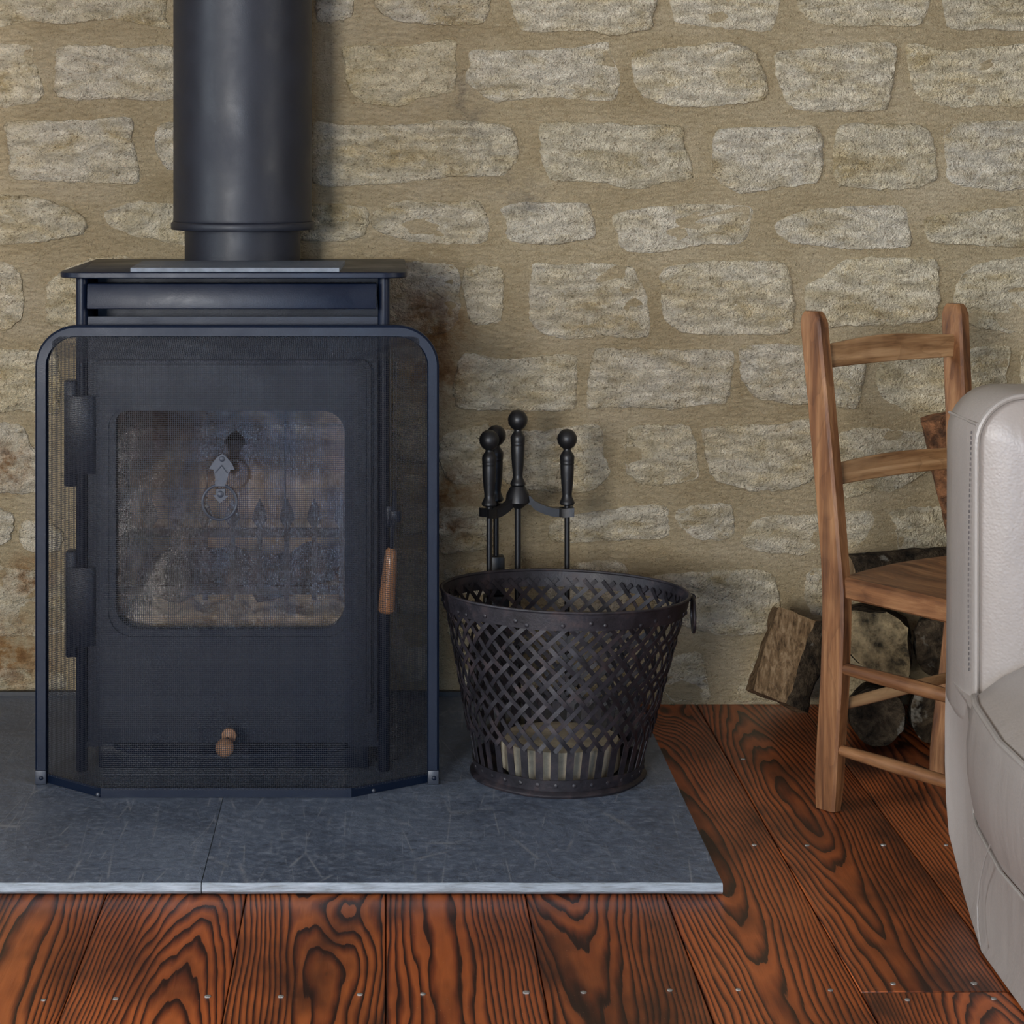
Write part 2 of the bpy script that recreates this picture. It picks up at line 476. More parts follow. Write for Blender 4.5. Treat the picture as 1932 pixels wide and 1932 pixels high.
def loft(rings, cap=True, loop=False):
    n = len(rings[0])
    V = [p for r in rings for p in r]
    Fc = []
    m = len(rings)
    for i in range(m if loop else m - 1):
        a, b = i * n, ((i + 1) % m) * n
        for j in range(n):
            k = (j + 1) % n
            Fc.append([a + j, a + k, b + k, b + j])
    if cap and not loop:
        Fc.append(list(range(n))[::-1])
        Fc.append([(m - 1) * n + j for j in range(n)])
    return V, Fc
def lathe(profile, center, n=20, axis='Z'):
    rings = []
    for r, z in profile:
        ring = []
        for k in range(n):
            a = 2 * PI * k / n
            if axis == 'Z':
                ring.append(Vector(center) + Vector((r * math.cos(a), r * math.sin(a), z)))
            elif axis == 'Y':
                ring.append(Vector(center) + Vector((r * math.cos(a), z, r * math.sin(a))))
            else:
                ring.append(Vector(center) + Vector((z, r * math.cos(a), r * math.sin(a))))
        rings.append(ring)
    return loft(rings)
def tube(path, rad, n=8, loop=False, cap=True):
    path = [Vector(p) for p in path]
    rings = []
    m = len(path)
    prev = None
    for i, p in enumerate(path):
        a = path[(i - 1) % m] if (loop or i > 0) else p
        b = path[(i + 1) % m] if (loop or i < m - 1) else p
        t = (b - a).normalized()
        if prev is None:
            up = Vector((0, 0, 1)) if abs(t.z) < 0.9 else Vector((1, 0, 0))
            u = t.cross(up).normalized()
        else:
            u = (prev - t * prev.dot(t)).normalized()
        prev = u
        w = t.cross(u)
        r = rad[i] if isinstance(rad, (list, tuple)) else rad
        rings.append([p + (u * math.cos(2 * PI * k / n) + w * math.sin(2 * PI * k / n)) * r for k in range(n)])
    return loft(rings, cap=cap, loop=loop)
def rr(u0, u1, v0, v1, r, n=6):
    """rounded rectangle, r = one radius or (bl, br, tr, tl)"""
    rs = [r] * 4 if isinstance(r, (int, float)) else list(r)
    pts = []
    for (cu, cv, a0, q) in ((u0 + rs[0], v0 + rs[0], PI, rs[0]), (u1 - rs[1], v0 + rs[1], 1.5 * PI, rs[1]),
                            (u1 - rs[2], v1 - rs[2], 0, rs[2]), (u0 + rs[3], v1 - rs[3], 0.5 * PI, rs[3])):
        for k in range(n + 1):
            a = a0 + 0.5 * PI * k / n
            pts.append((cu + q * math.cos(a), cv + q * math.sin(a)))
    return pts
def ring_plate(outer, inner, y0, y1):
    """flat plate in the XZ plane with a hole; equal point counts"""
    n = len(outer)
    V = [Vector((x, y0, z)) for x, z in outer] + [Vector((x, y0, z)) for x, z in inner] + \
        [Vector((x, y1, z)) for x, z in outer] + [Vector((x, y1, z)) for x, z in inner]
    Fc = []
    for j in range(n):
        k = (j + 1) % n
        Fc += [[j, k, n + k, n + j], [2 * n + k, 2 * n + j, 3 * n + j, 3 * n + k],
               [k, j, 2 * n + j, 2 * n + k], [n + j, n + k, 3 * n + k, 3 * n + j]]
    return V, Fc
def prism(poly, y0, y1):
    """polygon in XZ extruded along Y"""
    return loft([[Vector((x, y0, z)) for x, z in poly], [Vector((x, y1, z)) for x, z in poly]])
def catmull(pts, per):
    out = []
    n = len(pts)
    for i in range(n):
        p0, p1, p2, p3 = (Vector(pts[(i + k) % n]) for k in (-1, 0, 1, 2))
        for k in range(per):
            t = k / per
            lin_ = p1.lerp(p2, t)
            cr = 0.5 * ((2 * p1) + (p2 - p0) * t + (2 * p0 - 5 * p1 + 4 * p2 - p3) * t * t + (3 * p1 - p0 - 3 * p2 + p3) * t ** 3)
            out.append(lin_.lerp(cr, 0.7))
    return out

# ------------------------------------------------------------------ the room
sub = mk('floor', box(RX0, RX1, RY0, RY1, -0.045, -0.021), SUBFLOOR)
tag(sub, 'old varnished pine floorboards with dark grain and nail heads', kind='structure')
PW = 0.1697
rnd = random.Random(4)
planks = {}
def plank(k, ya, yb):
    xa, xb = k * PW + 0.0006, (k + 1) * PW - 0.0006
    xa, xb = max(xa, RX0), min(xb, RX1)
    o = mk('floorboard', box(xa, xb, ya, yb, -0.021, rnd.uniform(-0.0006, 0.0), 0.0012, 1), FLOORWOOD, sub,
           origin=((xa + xb) / 2, (ya + yb) / 2, 0))
    planks.setdefault(k, []).append((ya, yb, o))
for k in range(-15, 17):
    if k == 3:
        cuts = [RY0, 0.6, 2.2745, RY1]
    else:
        c = rnd.uniform(-1.5, 1.4)
        cuts = [RY0, c, RY1]
    if k * PW > RX1 - 0.02 or (k + 1) * PW < RX0 + 0.02:
        continue
    for a, b in zip(cuts, cuts[1:]):
        plank(k, a + 0.0006, b - 0.0006)
NAILS = [(82, 1887), (218, 1884), (392, 1880), (530, 1880), (679, 1876), (798, 1875), (993, 1872), (1101, 1872), (1264, 1868), (1393, 1867),
         (1567, 1868), (1685, 1856), (1838, 1855), (1712, 1886), (1875, 1884), (1423, 1594), (1523, 1595), (1667, 1594), (1785, 1594), (1402, 1432)]
for px, py in NAILS:
    p = floorP(px, py)
    k = math.floor(p.x / PW)
    for ya, yb, o in planks.get(k, []):
        if ya <= p.y <= yb:
            r = rnd.uniform(0.0028, 0.0038)
            mk('nail', lathe([(r * 1.1, -0.001), (r, 0.0006), (r * 0.5, 0.0010)], (p.x, p.y, 0), 7), NAIL, o, origin=(p.x, p.y, 0))

# stone wall -------------------------------------------------------
def wall_grid():
    nx, nz = 150, 70
    V, Fc = [], []
    for j in range(nz + 1):
        for i in range(nx + 1):
            x = RX0 + (RX1 - RX0) * i / nx
            z = -0.02 + (RZ1 + 0.02) * j / nz
            d = 0.003 * noise.noise(Vector((x * 9, 0, z * 9))) + 0.0025 * noise.noise(Vector((x * 24, 3, z * 24)))
            V.append(Vector((x, RY1 + d, z)))
    for j in range(nz):
        for i in range(nx):
            a = j * (nx + 1) + i
            Fc.append([a, a + 1, a + nx + 2, a + nx + 1])
    k = len(V)
    V += [Vector((RX0, RY1 + 0.12, -0.02)), Vector((RX1, RY1 + 0.12, -0.02)), Vector((RX1, RY1 + 0.12, RZ1)), Vector((RX0, RY1 + 0.12, RZ1))]
    Fc += [[k + 3, k + 2, k + 1, k], [nx, 0, k, k + 1]]
    return V, Fc
wall = mk('wall_back', wall_grid(), MORTAR)
tag(wall, 'rough pale limestone wall with wide sandy mortar joints', kind='structure')

STONES = [
 [(-60,-60),(300,-60),(312,30),(318,55),(230,35),(120,45),(40,38),(0,52),(-60,50)],
 [(600,-60),(668,-60),(664,30),(640,40),(600,40)],
 [(705,-60),(915,-60),(917,40),(860,48),(770,45),(725,30),(705,5)],
 [(962,-60),(1225,-60),(1232,45),(1200,60),(1150,68),(1100,58),(990,60),(970,30)],
 [(1268,-60),(1465,-60),(1463,45),(1440,60),(1400,57),(1290,45),(1270,30)],
 [(1505,-60),(1745,-60),(1742,45),(1650,48),(1560,50),(1510,20)],
 [(1783,-60),(1960,-60),(1960,52),(1860,55),(1785,50)],
 [(-60,88),(55,85),(66,110),(84,180),(50,198),(-60,195)],
 [(107,90),(160,85),(240,90),(330,90),(335,185),(200,188),(110,184),(105,140)],
 [(648,90),(700,85),(760,88),(820,78),(860,80),(858,170),(800,185),(755,200),(690,195),(660,170),(650,120)],
 [(890,95),(960,95),(1050,92),(1110,85),(1145,82),(1170,140),(1160,188),(1100,190),(1060,185),(1000,185),(935,193),(880,155),(885,120)],
 [(1195,100),(1280,88),(1380,80),(1420,95),(1445,140),(1448,185),(1400,195),(1290,203),(1220,185),(1195,150)],
 [(1465,100),(1540,90),(1600,82),(1688,82),(1688,140),(1672,205),(1600,210),(1500,207),(1470,160)],
 [(1715,82),(1790,95),(1870,88),(1960,88),(1960,195),(1850,200),(1790,203),(1735,185),(1715,130)],
 [(10,230),(120,228),(245,222),(252,270),(262,345),(200,345),(60,340),(22,335),(15,270)],
 [(292,260),(310,232),(400,230),(400,330),(310,315)],
 [(590,235),(650,235),(760,235),(850,225),(960,240),(980,290),(950,330),(850,335),(760,345),(690,350),(590,345)],
 [(1018,240),(1030,230),(1130,233),(1280,238),(1290,270),(1308,335),(1250,345),(1200,358),(1140,345),(1040,340),(1020,290)],
 [(1355,245),(1450,240),(1545,242),(1552,320),(1540,345),(1470,355),(1395,365),(1345,330),(1345,290)],
 [(1580,240),(1650,233),(1740,237),(1760,260),(1765,340),(1700,360),(1600,352),(1575,345)],
 [(1783,238),(1850,230),(1960,235),(1960,352),(1800,350),(1785,300)],
 [(-60,370),(60,370),(120,390),(160,410),(155,440),(90,455),(-60,460)],
 [(200,400),(260,380),(330,385),(420,380),(420,470),(300,455),(210,430)],
 [(560,385),(650,385),(695,395),(690,440),(650,455),(560,450)],
 [(705,400),(760,378),(850,380),(900,378),(920,405),(918,455),(860,462),(770,455),(720,440),(700,425)],
 [(945,395),(980,382),(1060,382),(1110,385),(1122,420),(1118,450),(1050,460),(960,455),(955,420)],
 [(1155,405),(1230,390),(1340,385),(1415,388),(1420,410),(1400,460),(1330,462),(1230,478),(1175,470),(1160,430)],
 [(1465,420),(1500,400),(1590,390),(1700,388),(1712,420),(1715,465),(1600,470),(1500,460),(1465,440)],
 [(1750,410),(1830,398),(1960,390),(1960,462),(1850,465),(1760,458),(1748,435)],
 [(-60,495),(20,498),(42,530),(42,600),(10,622),(-60,622)],
 [(88,540),(120,510),(170,488),(260,490),(260,620),(100,615),(88,590)],
 [(710,500),(770,495),(855,500),(868,540),(866,600),(830,632),(740,620),(700,560)],
 [(874,505),(940,503),(950,540),(945,605),(890,610),(876,560)],
 [(1005,500),(1060,500),(1110,495),(1190,500),(1205,530),(1222,560),(1222,635),(1150,635),(1060,640),(1010,620),(998,590)],
 [(1248,510),(1300,497),(1400,492),(1480,498),(1498,550),(1500,600),(1480,630),(1380,632),(1290,630),(1255,600),(1248,550)],
 [(1520,540),(1560,520),(1600,490),(1700,485),(1765,490),(1775,530),(1765,600),(1700,613),(1600,615),(1540,620),(1520,580)],
 [(1815,520),(1860,495),(1960,492),(1960,622),(1860,622),(1810,600),(1800,560)],
 [(-60,662),(60,660),(110,670),(110,780),(40,775),(-60,778)],
 [(862,690),(880,668),(960,675),(1080,668),(1088,705),(1080,770),(1010,777),(940,775),(870,770),(855,740)],
 [(1125,660),(1200,658),(1290,660),(1380,662),(1380,705),(1372,760),(1345,762),(1270,770),(1150,770),(1108,768),(1110,710)],
 [(1395,655),(1440,650),(1560,650),(1632,670),(1628,730),(1615,770),(1520,765),(1430,752),(1400,715)],
 [(1660,690),(1700,668),(1780,655),(1800,700),(1800,770),(1720,778),(1660,745),(1655,710)],
 [(1830,660),(1905,655),(1900,700),(1895,740),(1840,750)],
 [(1930,665),(1990,660),(1990,760),(1930,750)],
 [(-60,810),(35,800),(60,840),(85,860),(85,925),(0,930),(-60,925)],
 [(835,820),(900,805),(925,805),(930,900),(870,915),(840,900),(828,860)],
 [(945,815),(1020,812),(1130,800),(1140,850),(1150,890),(1120,925),(1040,928),(960,915),(940,880)],
 [(1185,808),(1250,800),(1300,805),(1315,850),(1318,900),(1280,912),(1215,915),(1180,890),(1178,840)],
 [(1325,810),(1400,802),(1470,800),(1530,792),(1545,850),(1540,895),(1500,920),(1430,928),(1350,905),(1330,860)],
 [(1585,815),(1680,808),(1770,825),(1770,870),(1700,920),(1640,930),(1590,940),(1580,880)],
 [(-60,960),(20,965),(20,1020),(-60,1040)],
 [(40,990),(80,980),(118,1000),(112,1040),(45,1035)],
 [(828,965),(880,955),(925,960),(930,1030),(880,1042),(830,1040)],
 [(1045,980),(1120,965),(1250,952),(1262,985),(1255,1015),(1180,1018),(1060,1025),(1035,1010)],
 [(1280,960),(1330,950),(1378,953),(1382,1010),(1350,1020),(1300,1010),(1275,985)],
 [(1420,985),(1460,972),(1560,970),(1640,962),(1650,990),(1620,1030),(1540,1045),(1440,1042),(1400,1025)],
 [(1680,965),(1740,955),(1800,960),(1800,1040),(1700,1045),(1690,1000)],
 [(-60,1070),(60,1075),(120,1090),(120,1190),(30,1200),(-60,1190)],
 [(838,1078),(900,1064),(950,1066),(950,1118),(870,1120)],
 [(1020,1085),(1100,1060),(1180,1066),(1180,1150),(1060,1150)],
 [(1225,1090),(1330,1078),(1440,1075),(1465,1100),(1472,1160),(1455,1190),(1390,1200),(1300,1185),(1240,1150)],
 [(1520,1085),(1560,1070),(1600,1080),(1600,1150),(1530,1160)],
 [(850,1155),(960,1145),(1000,1160),(1000,1228),(870,1235)],
 [(1040,1185),(1200,1180),(1212,1225),(1200,1288),(1050,1292)],
 [(-60,1262),(70,1262),(120,1270),(120,1298),(60,1302),(-60,1302)],
 [(1255,1250),(1300,1232),(1325,1235),(1338,1290),(1335,1322),(1270,1325),(1250,1300)],
 [(1380,1322),(1410,1270),(1440,1225),(1500,1222),(1520,1322),(1440,1326)],
 [(870,1262),(960,1258),(1000,1265),(1005,1298),(880,1300)],
 [(742,760),(812,768),(816,868),(748,860)],
 [(745,905),(813,905),(812,1000),(752,1003)],
 [(748,1042),(812,1050),(812,1150),(752,1150)],
 [(742,1190),(814,1195),(810,1280),(748,1283)],
 [(748,660),(806,655),(820,700),(806,730),(748,728)],
]
ROWS = [(-420,-330),(-300,-200),(-170,-85),(-60,50),(88,195),(230,348),(372,462),(495,625),(660,775),(805,925),(958,1035),(1072,1190),(1228,1322)]
srnd = random.Random(11)
for (ya, yb) in ROWS:
    spans = [(-620, -85), (1995, 2560)] if ya >= -60 else [(-620, 2560)]
    for (xa, xb) in spans:
        x = xa + srnd.uniform(0, 60)
        while x < xb - 60:
            w = srnd.uniform(170, 270)
            w = min(w, xb - x)
            if w > 70:
                j = lambda a=12: srnd.uniform(-a, a)
                STONES.append([(x + j(), ya + 14 + j()), (x + w * .3, ya + j()), (x + w * .7, ya + j()), (x + w + j(), ya + 14 + j()),
                               (x + w + j(), yb - 14 + j()), (x + w * .6, yb + j()), (x + w * .3, yb + j()), (x + j(), yb - 14 + j())])
            x += w + srnd.uniform(26, 44)
for idx, poly in enumerate(STONES):
    base = [P(px, py, RY1) for px, py in poly]
    pts = [(p.x, p.z) for p in base]
    per = max(5, round(140 / len(pts)))
    out = catmull(pts, per)
    cx = sum(p[0] for p in out) / len(out); cz = sum(p[1] for p in out) / len(out)
    proud = srnd.uniform(0.0015, 0.006)
    seed = idx * 7.31
    fine = []
    for p in out:
        q = Vector((p[0], seed, p[1]))
        k = 0.0034 * noise.noise(q * 38) + 0.0026 * noise.noise(q * 105) + 0.0014 * noise.noise(q * 260)
        d = Vector((p[0] - cx, p[1] - cz)); d.normalize()
        fine.append((p[0] + d.x * k, max(0.001, p[1] + d.y * k)))
    wmin = min(max(p[0] for p in fine) - min(p[0] for p in fine), max(p[1] for p in fine) - min(p[1] for p in fine))
    rings = []
    for s_in, lift in ((-0.0008, -0.006), (0.0, 0.2 * proud), (0.0012, 0.8 * proud), (0.004, proud), (0.014, proud), (0.024, proud), (0.034, proud)):
        s = max(0.15, 1 - s_in / (wmin * 0.5))
        ring = []
        for x, z in fine:
            X, Z = cx + (x - cx) * s, cz + (z - cz) * s
            q = Vector((X, seed, Z))
            n = 0.0034 * noise.noise(q * 22) + 0.0022 * noise.noise(Vector((X * 40, seed, Z * 95)))
            ring.append(Vector((X, RY1 - lift - (n if s_in >= 0.002 else 0.0), max(0.0005, Z))))
        rings.append(ring)
    V, Fc = loft(rings, cap=False)
    k0 = (len(rings) - 1) * len(fine)
    V.append(Vector((cx, RY1 - proud - 0.0034 * noise.noise(Vector((cx, seed, cz)) * 22), cz)))
    Fc += [[k0 + j, k0 + (j + 1) % len(fine), len(V) - 1] for j in range(len(fine))]
    Fc = [f[::-1] for f in Fc]
    mk('stone', (V, Fc), STONE, wall, origin=(cx, RY1, cz), angle=60)

# remaining walls, ceiling, windows
def wall_hole_x(name, y0, y1, lo, hi, hole):     # wall parallel to X with a window
    a0, a1, z0, z1 = hole
    o = mk(name, ring_plate([(lo, -0.02), (hi, -0.02), (hi, RZ1), (lo, RZ1)], [(a0, z0), (a1, z0), (a1, z1), (a0, z1)], y0, y1), PLASTER, smooth=False)
    return tag(o, kind='structure')
def wall_hole_y(name, x0, x1, lo, hi, hole):
    a0, a1, z0, z1 = hole
    V, Fc = ring_plate([(lo, -0.02), (hi, -0.02), (hi, RZ1), (lo, RZ1)], [(a0, z0), (a1, z0), (a1, z1), (a0, z1)], x0, x1)
    V = [Vector((v.y, v.x, v.z)) for v in V]
    return tag(mk(name, (V, [f[::-1] for f in Fc]), PLASTER, smooth=False), kind='structure')
def wall_two_holes(y0, y1):
    w, d = WIN_FRONT, DOOR_FRONT
    bs = [box(RX0, w[0], y0, y1, -0.02, RZ1), box(w[0], w[1], y0, y1, -0.02, w[2]), box(w[0], w[1], y0, y1, w[3], RZ1), box(w[1], d[0], y0, y1, -0.02, RZ1),
          box(d[0], d[1], y0, y1, d[3], RZ1), box(d[0], d[1], y0, y1, -0.02, d[2]), box(d[1], RX1, y0, y1, -0.02, RZ1)]
    return mk('wall_front', join(*bs), PLASTER, smooth=False)
tag(wall_two_holes(RY0 - 0.12, RY0), 'cream plaster wall behind the camera with a window and a glazed door', kind='structure')
tag(wall_hole_y('wall_right', RX1, RX1 + 0.12, RY0, RY1, WIN_RIGHT), 'cream plaster wall at the right with a window')
tag(wall_hole_y('wall_left', RX0 - 0.12, RX0, RY0, RY1, WIN_LEFT), 'cream plaster wall at the left with a window')
tag(mk('ceiling', box(RX0, RX1, RY0, RY1, RZ1, RZ1 + 0.05), CEIL, smooth=False), 'plain white ceiling', kind='structure')
def window(name, wallaxis, at, hole):
    a0, a1, z0, z1 = hole
    def tr(vf):
        if wallaxis == 'x':
            return vf
        return [Vector((v[1], v[0], v[2])) for v in vf[0]], [f[::-1] for f in vf[1]]
    t = 0.03
    fr = mk(name, tr(ring_plate([(a0, z0), (a1, z0), (a1, z1), (a0, z1)], [(a0 + t, z0 + t), (a1 - t, z0 + t), (a1 - t, z1 - t), (a0 + t, z1 - t)], at - 0.02, at + 0.02)), WHITE, smooth=False)
    tag(fr, 'white painted window frame', kind='structure')
    am = (a0 + a1) / 2
    zm = (z0 + z1) / 2
    mk('glazing_bar', tr(box(am - 0.01, am + 0.01, at - 0.012, at + 0.012, z0 + t, z1 - t)), WHITE, fr, smooth=False)
    for s0, s1 in ((a0 + t, am - 0.01), (am + 0.01, a1 - t)):
        mk('glazing_bar', tr(box(s0, s1, at - 0.012, at + 0.012, zm - 0.008, zm + 0.008)), WHITE, fr, smooth=False)
        for q0, q1 in ((z0 + t, zm - 0.008), (zm + 0.008, z1 - t)):
            mk('pane', tr(box(s0, s1, at - 0.002, at + 0.002, q0, q1)), PANE, fr, smooth=False)
window('window_1', 'x', RY0 - 0.07, WIN_FRONT)
window('door_1', 'x', RY0 - 0.07, DOOR_FRONT)
window('window_2', 'y', RX1 + 0.07, WIN_RIGHT)
window('window_3', 'y', RX0 - 0.07, WIN_LEFT)

# ------------------------------------------------------------------ hearth
HZ = 0.016
HXR = 0.408
HYF = 2.567
hearth = empty('hearth', (-0.4, 3.0, 0), 'dark slate hearth of two slabs with pale sawn front edge under the stove', 'hearth')
def slab(xa, xb, ya, yb):
    nx = max(6, int((xb - xa) * 60))
    def edge(x):
        return ya + 0.0015 * noise.noise(Vector((x * 14, 2, 0))) + 0.0008 * noise.noise(Vector((x * 60, 5, 0)))
    V, Fc, mi = [], [], []
    prof = [('b', 0.006, 0.0), ('e', 0.001, 0.002), ('e', 0.0, HZ - 0.0025), ('t', 0.0022, HZ)]
    for i in range(nx + 1):
        x = xa + (xb - xa) * i / nx
        e = edge(x)
        ch = 0.0014 * max(0, noise.noise(Vector((x * 33, 9, 0))))
        V += [Vector((x, e + 0.010, 0.0)), Vector((x, e + 0.003 + 0.6 * ch, 0.0025)), Vector((x, e, 0.006)), Vector((x, e, HZ - 0.002 - ch)), Vector((x, e + 0.0022, HZ)), Vector((x, yb, HZ)), Vector((x, yb, 0))]
    n = 7
    for i in range(nx):
        a, b = i * n, (i + 1) * n
        for j in range(n):
            k = (j + 1) % n
            Fc.append([a + j, a + k, b + k, b + j][::-1])
            mi.append(1 if j in (0, 1, 2, 3) else 0)
    Fc.append(list(range(n))); mi.append(1)
    Fc.append([nx * n + j for j in range(n)][::-1]); mi.append(1)
    return mk('slate_slab', (V, Fc), [SLATE, SLATE_EDGE], hearth, origin=((xa + xb) / 2, (ya + yb) / 2, 0), midx=mi, angle=30)
JX = -0.2235
slab(-1.15, JX - 0.0006, HYF, 3.460)
slab(JX + 0.0006, HXR, HYF, 3.460)
tag(mk('baseboard_back', box(-1.15, 0.30, 3.4605, 3.4685, 0.0, HZ + 0.008, 0.001, 1), TOOL), 'low dark slate strip along the foot of the stone wall', kind='structure')

# ------------------------------------------------------------------ stove
SX0, SX1, SYF, SYB = -0.444, 0.006, 3.030, 3.400
ZT = 0.7325
stove = empty('wood_stove', (-0.22, 3.2, HZ), 'black steel wood-burning stove with a glass door standing on the slate hearth', 'stove')
# top plate
rings = []
for z, d in ((ZT - 0.0088, 0.0016), (ZT - 0.0072, 0.0), (ZT - 0.0012, 0.0), (ZT, 0.0014)):
    rings.append([Vector((x, y, z)) for x, y in rr(-0.4655 + d, 0.0305 - d, 3.0 + d, 3.412 - d, (0.036, 0.036, 0.006, 0.006), 8)])
mk('top_plate', loft(rings), BLACK, stove)
zb = 0.060
mk('side_plate', box(SX0 + 0.004, SX0 + 0.012, SYF + 0.004, SYB, zb, ZT - 0.008), BLACK, stove)
mk('side_plate', box(SX1 - 0.012, SX1 - 0.004, SYF + 0.004, SYB, zb, ZT - 0.008), BLACK, stove)
mk('back_plate', box(SX0 + 0.012, SX1 - 0.012, SYB - 0.008, SYB, zb, ZT - 0.008), BLACK, stove)
mk('bottom_plate', box(SX0 + 0.004, SX1 - 0.004, SYF + 0.004, SYB, zb - 0.008, zb), BLACK, stove)
mk('plinth', box(SX0 + 0.03, SX1 - 0.03, SYF + 0.02, SYB - 0.03, HZ, zb - 0.008, 0.004), BLACK, stove)
for x in (SX0 + 0.0085, SX1 - 0.0088):
    mk('corner_post', lathe([(0.0075, HZ + 0.001), (0.0086, HZ + 0.003), (0.0086, ZT - 0.0092)], (x, SYF + 0.0075, 0), 16), BLACK, stove)
# fascia panel below the top with a shadow gap, then the front plate round the door
XF0, XF1 = SX0 + 0.0175, SX1 - 0.0178
fz1, fz0 = 0.7155, 0.6795
V, Fc = box(XF0 + 0.001, XF1 - 0.001, 3.020, SYF + 0.02, fz0, fz1, 0.002)
V = [Vector((v.x, v.y - (0.006 * (fz1 - v.z) / (fz1 - fz0) if v.y < SYF else 0), v.z)) for v in V]
mk('fascia', (V, Fc), BLACK, stove)
mk('fascia_backing', box(XF0, XF1, SYF + 0.110, SYF + 0.115, 0.645, ZT - 0.0095), BLACK, stove)
mk('slot_floor', box(XF0, XF1, SYF + 0.015, SYF + 0.1095, 0.648, 0.652), BLACK, stove)
DX0, DX1, DZ0, DZ1 = -0.418, -0.022, 0.100, 0.612
hole = (-0.398, -0.045, 0.15, 0.575)
mk('front_plate', ring_plate(rr(XF0, XF1, zb, 0.6672, 0.001, 6), rr(*hole, 0.02, 6), SYF + 0.006, SYF + 0.014), BLACK, stove)
# door
def arch(pts, top, amt):
    xm, hw = (DX0 + DX1) / 2, (DX1 - DX0) / 2
    return [(x, z - amt * (1 - math.cos((x - xm) / hw * 1.2)) if z > top else z) for x, z in pts]
GX0, GX1, GZ0, GZ1 = -0.3850, -0.0590, 0.2235, 0.534
outer = arch(rr(DX0, DX1, DZ0, DZ1, 0.012, 8), 0.55, 0.010)
inner = rr(GX0, GX1, GZ0, GZ1, (0.034, 0.034, 0.030, 0.016), 8)
door = mk('door', ring_plate(outer, inner, SYF - 0.012, SYF + 0.005), BLACK, stove)
mk('door_rim', ring_plate(arch(rr(DX0 + 0.006, DX1 - 0.006, DZ0 + 0.006, DZ1 - 0.006, 0.010, 8), 0.55, 0.010),
                          rr(GX0 - 0.010, GX1 + 0.010, GZ0 - 0.010, GZ1 + 0.010, 0.036, 8), SYF - 0.016, SYF - 0.0125), BLACK, door)
mk('glass', prism(rr(GX0 - 0.004, GX1 + 0.004, GZ0 - 0.004, GZ1 + 0.004, 0.030, 8), SYF + 0.0052, SYF + 0.0085), GLASS, door, smooth=False)
for (ya, yb, xl) in ((718, 918, 121), (1040, 1240, 124)):
    a, b = P(xl, ya, 3.03), P(xl, yb, 3.03)
    mk('hinge', join(box(a.x, SX0 + 0.003, SYF - 0.004, SYF + 0.020, b.z, a.z, 0.003), box(a.x + 0.004, DX0 + 0.004, SYF - 0.020, SYF - 0.0165, b.z + 0.02, a.z - 0.02, 0.001)), BLACK, door)
# latch and wooden handle
hy = 2.998
latch = mk('latch', join(tube([P(745, 925, hy), P(744, 950, hy), P(742, 985, hy), P(738, 1042, hy)], 0.0032, 8),
                         box(P(735, 0, hy).x, P(757, 0, hy).x, hy - 0.004, SYF + 0.02, P(0, 985, hy).z, P(0, 962, hy).z, 0.003),
                         box(P(728, 0, hy).x, P(741, 0, hy).x, hy, SYF + 0.004, P(0, 995, hy).z, P(0, 955, hy).z, 0.002)), BLACK, door)
hp = [P(739, 1034, hy), P(738, 1040, hy), P(736, 1065, hy), P(733, 1100, hy), P(730, 1135, hy), P(729, 1152, hy), P(729, 1156, hy)]
mk('wooden_handle', tube(hp, [0.005, 0.0085, 0.0100, 0.0112, 0.0120, 0.0118, 0.009], 14), HANDLEWOOD, latch)
# ash lip and air knob
lip = [Vector((-0.385, SYF + 0.01, 0)), ]
lp = []
for k in range(25):
    a = PI * k / 24
    lp.append((-0.222 - 0.168 * math.cos(a), SYF + 0.008 - 0.062 * math.sin(a)))
rings = [[Vector((x, y + (0.002 if z in (0.050, 0.058) else 0), z)) for x, y in lp] for z in (0.050, 0.0515, 0.0565, 0.058)]
mk('ash_lip', loft(rings), BLACK, stove)
ky = 2.965
kc = P(424, 1411, ky)
knob = mk('air_control', tube([kc + Vector((0, 0.0, 0.0)), P(431, 1389, ky + 0.03), P(432, 1386, SYF + 0.006)], 0.0035, 8), BLACK, stove)
mk('knob', lathe([(0.004, -0.0135), (0.0095, -0.0105), (0.0132, -0.002), (0.0128, 0.004), (0.0085, 0.010), (0.004, 0.012)], kc, 18, 'Y'), BRASS, knob)
mk('knob_collar', lathe([(0.005, -0.006), (0.0105, -0.003), (0.0105, 0.004), (0.006, 0.007)], P(432, 1388, 2.992), 16, 'Y'), BRASS, knob)
# firebox: brick lining
FX0, FX1, FZ0, FZ1, FYB = -0.424, -0.014, 0.150, 0.640, 3.320
mk('firebox_floor', box(FX0, FX1, SYF + 0.02, FYB + 0.03, FZ0 - 0.02, FZ0), CASTIRON, stove)
nb = 3
for j in range(3):
    z0_ = FZ0 + j * (FZ1 - FZ0) / 3
    z1_ = FZ0 + (j + 1) * (FZ1 - FZ0) / 3
    for i in range(nb):
        off = 0.0
        xa = FX0 + 0.022 + i * (FX1 - FX0 - 0.044) / nb
        xb = FX0 + 0.022 + (i + 1) * (FX1 - FX0 - 0.044) / nb
        mk('firebrick', box(xa + 0.001, xb - 0.001, FYB, FYB + 0.025, z0_ + 0.001, z1_ - 0.001, 0.003), FIREBRICK, stove)
    for (xa, xb) in ((FX0 + 0.001, FX0 + 0.020), (FX1 - 0.020, FX1 - 0.001)):
        for (ya, yb) in ((SYF + 0.03, 3.180), (3.182, FYB - 0.001)):
            mk('firebrick', box(xa, xb, ya, yb, z0_ + 0.001, z1_ - 0.001, 0.003), FIREBRICK, stove)
mk('baffle', box(FX0 + 0.021, FX1 - 0.021, SYF + 0.06, FYB - 0.002, FZ1 - 0.05, FZ1 - 0.035, 0.002), FIREBRICK, stove)
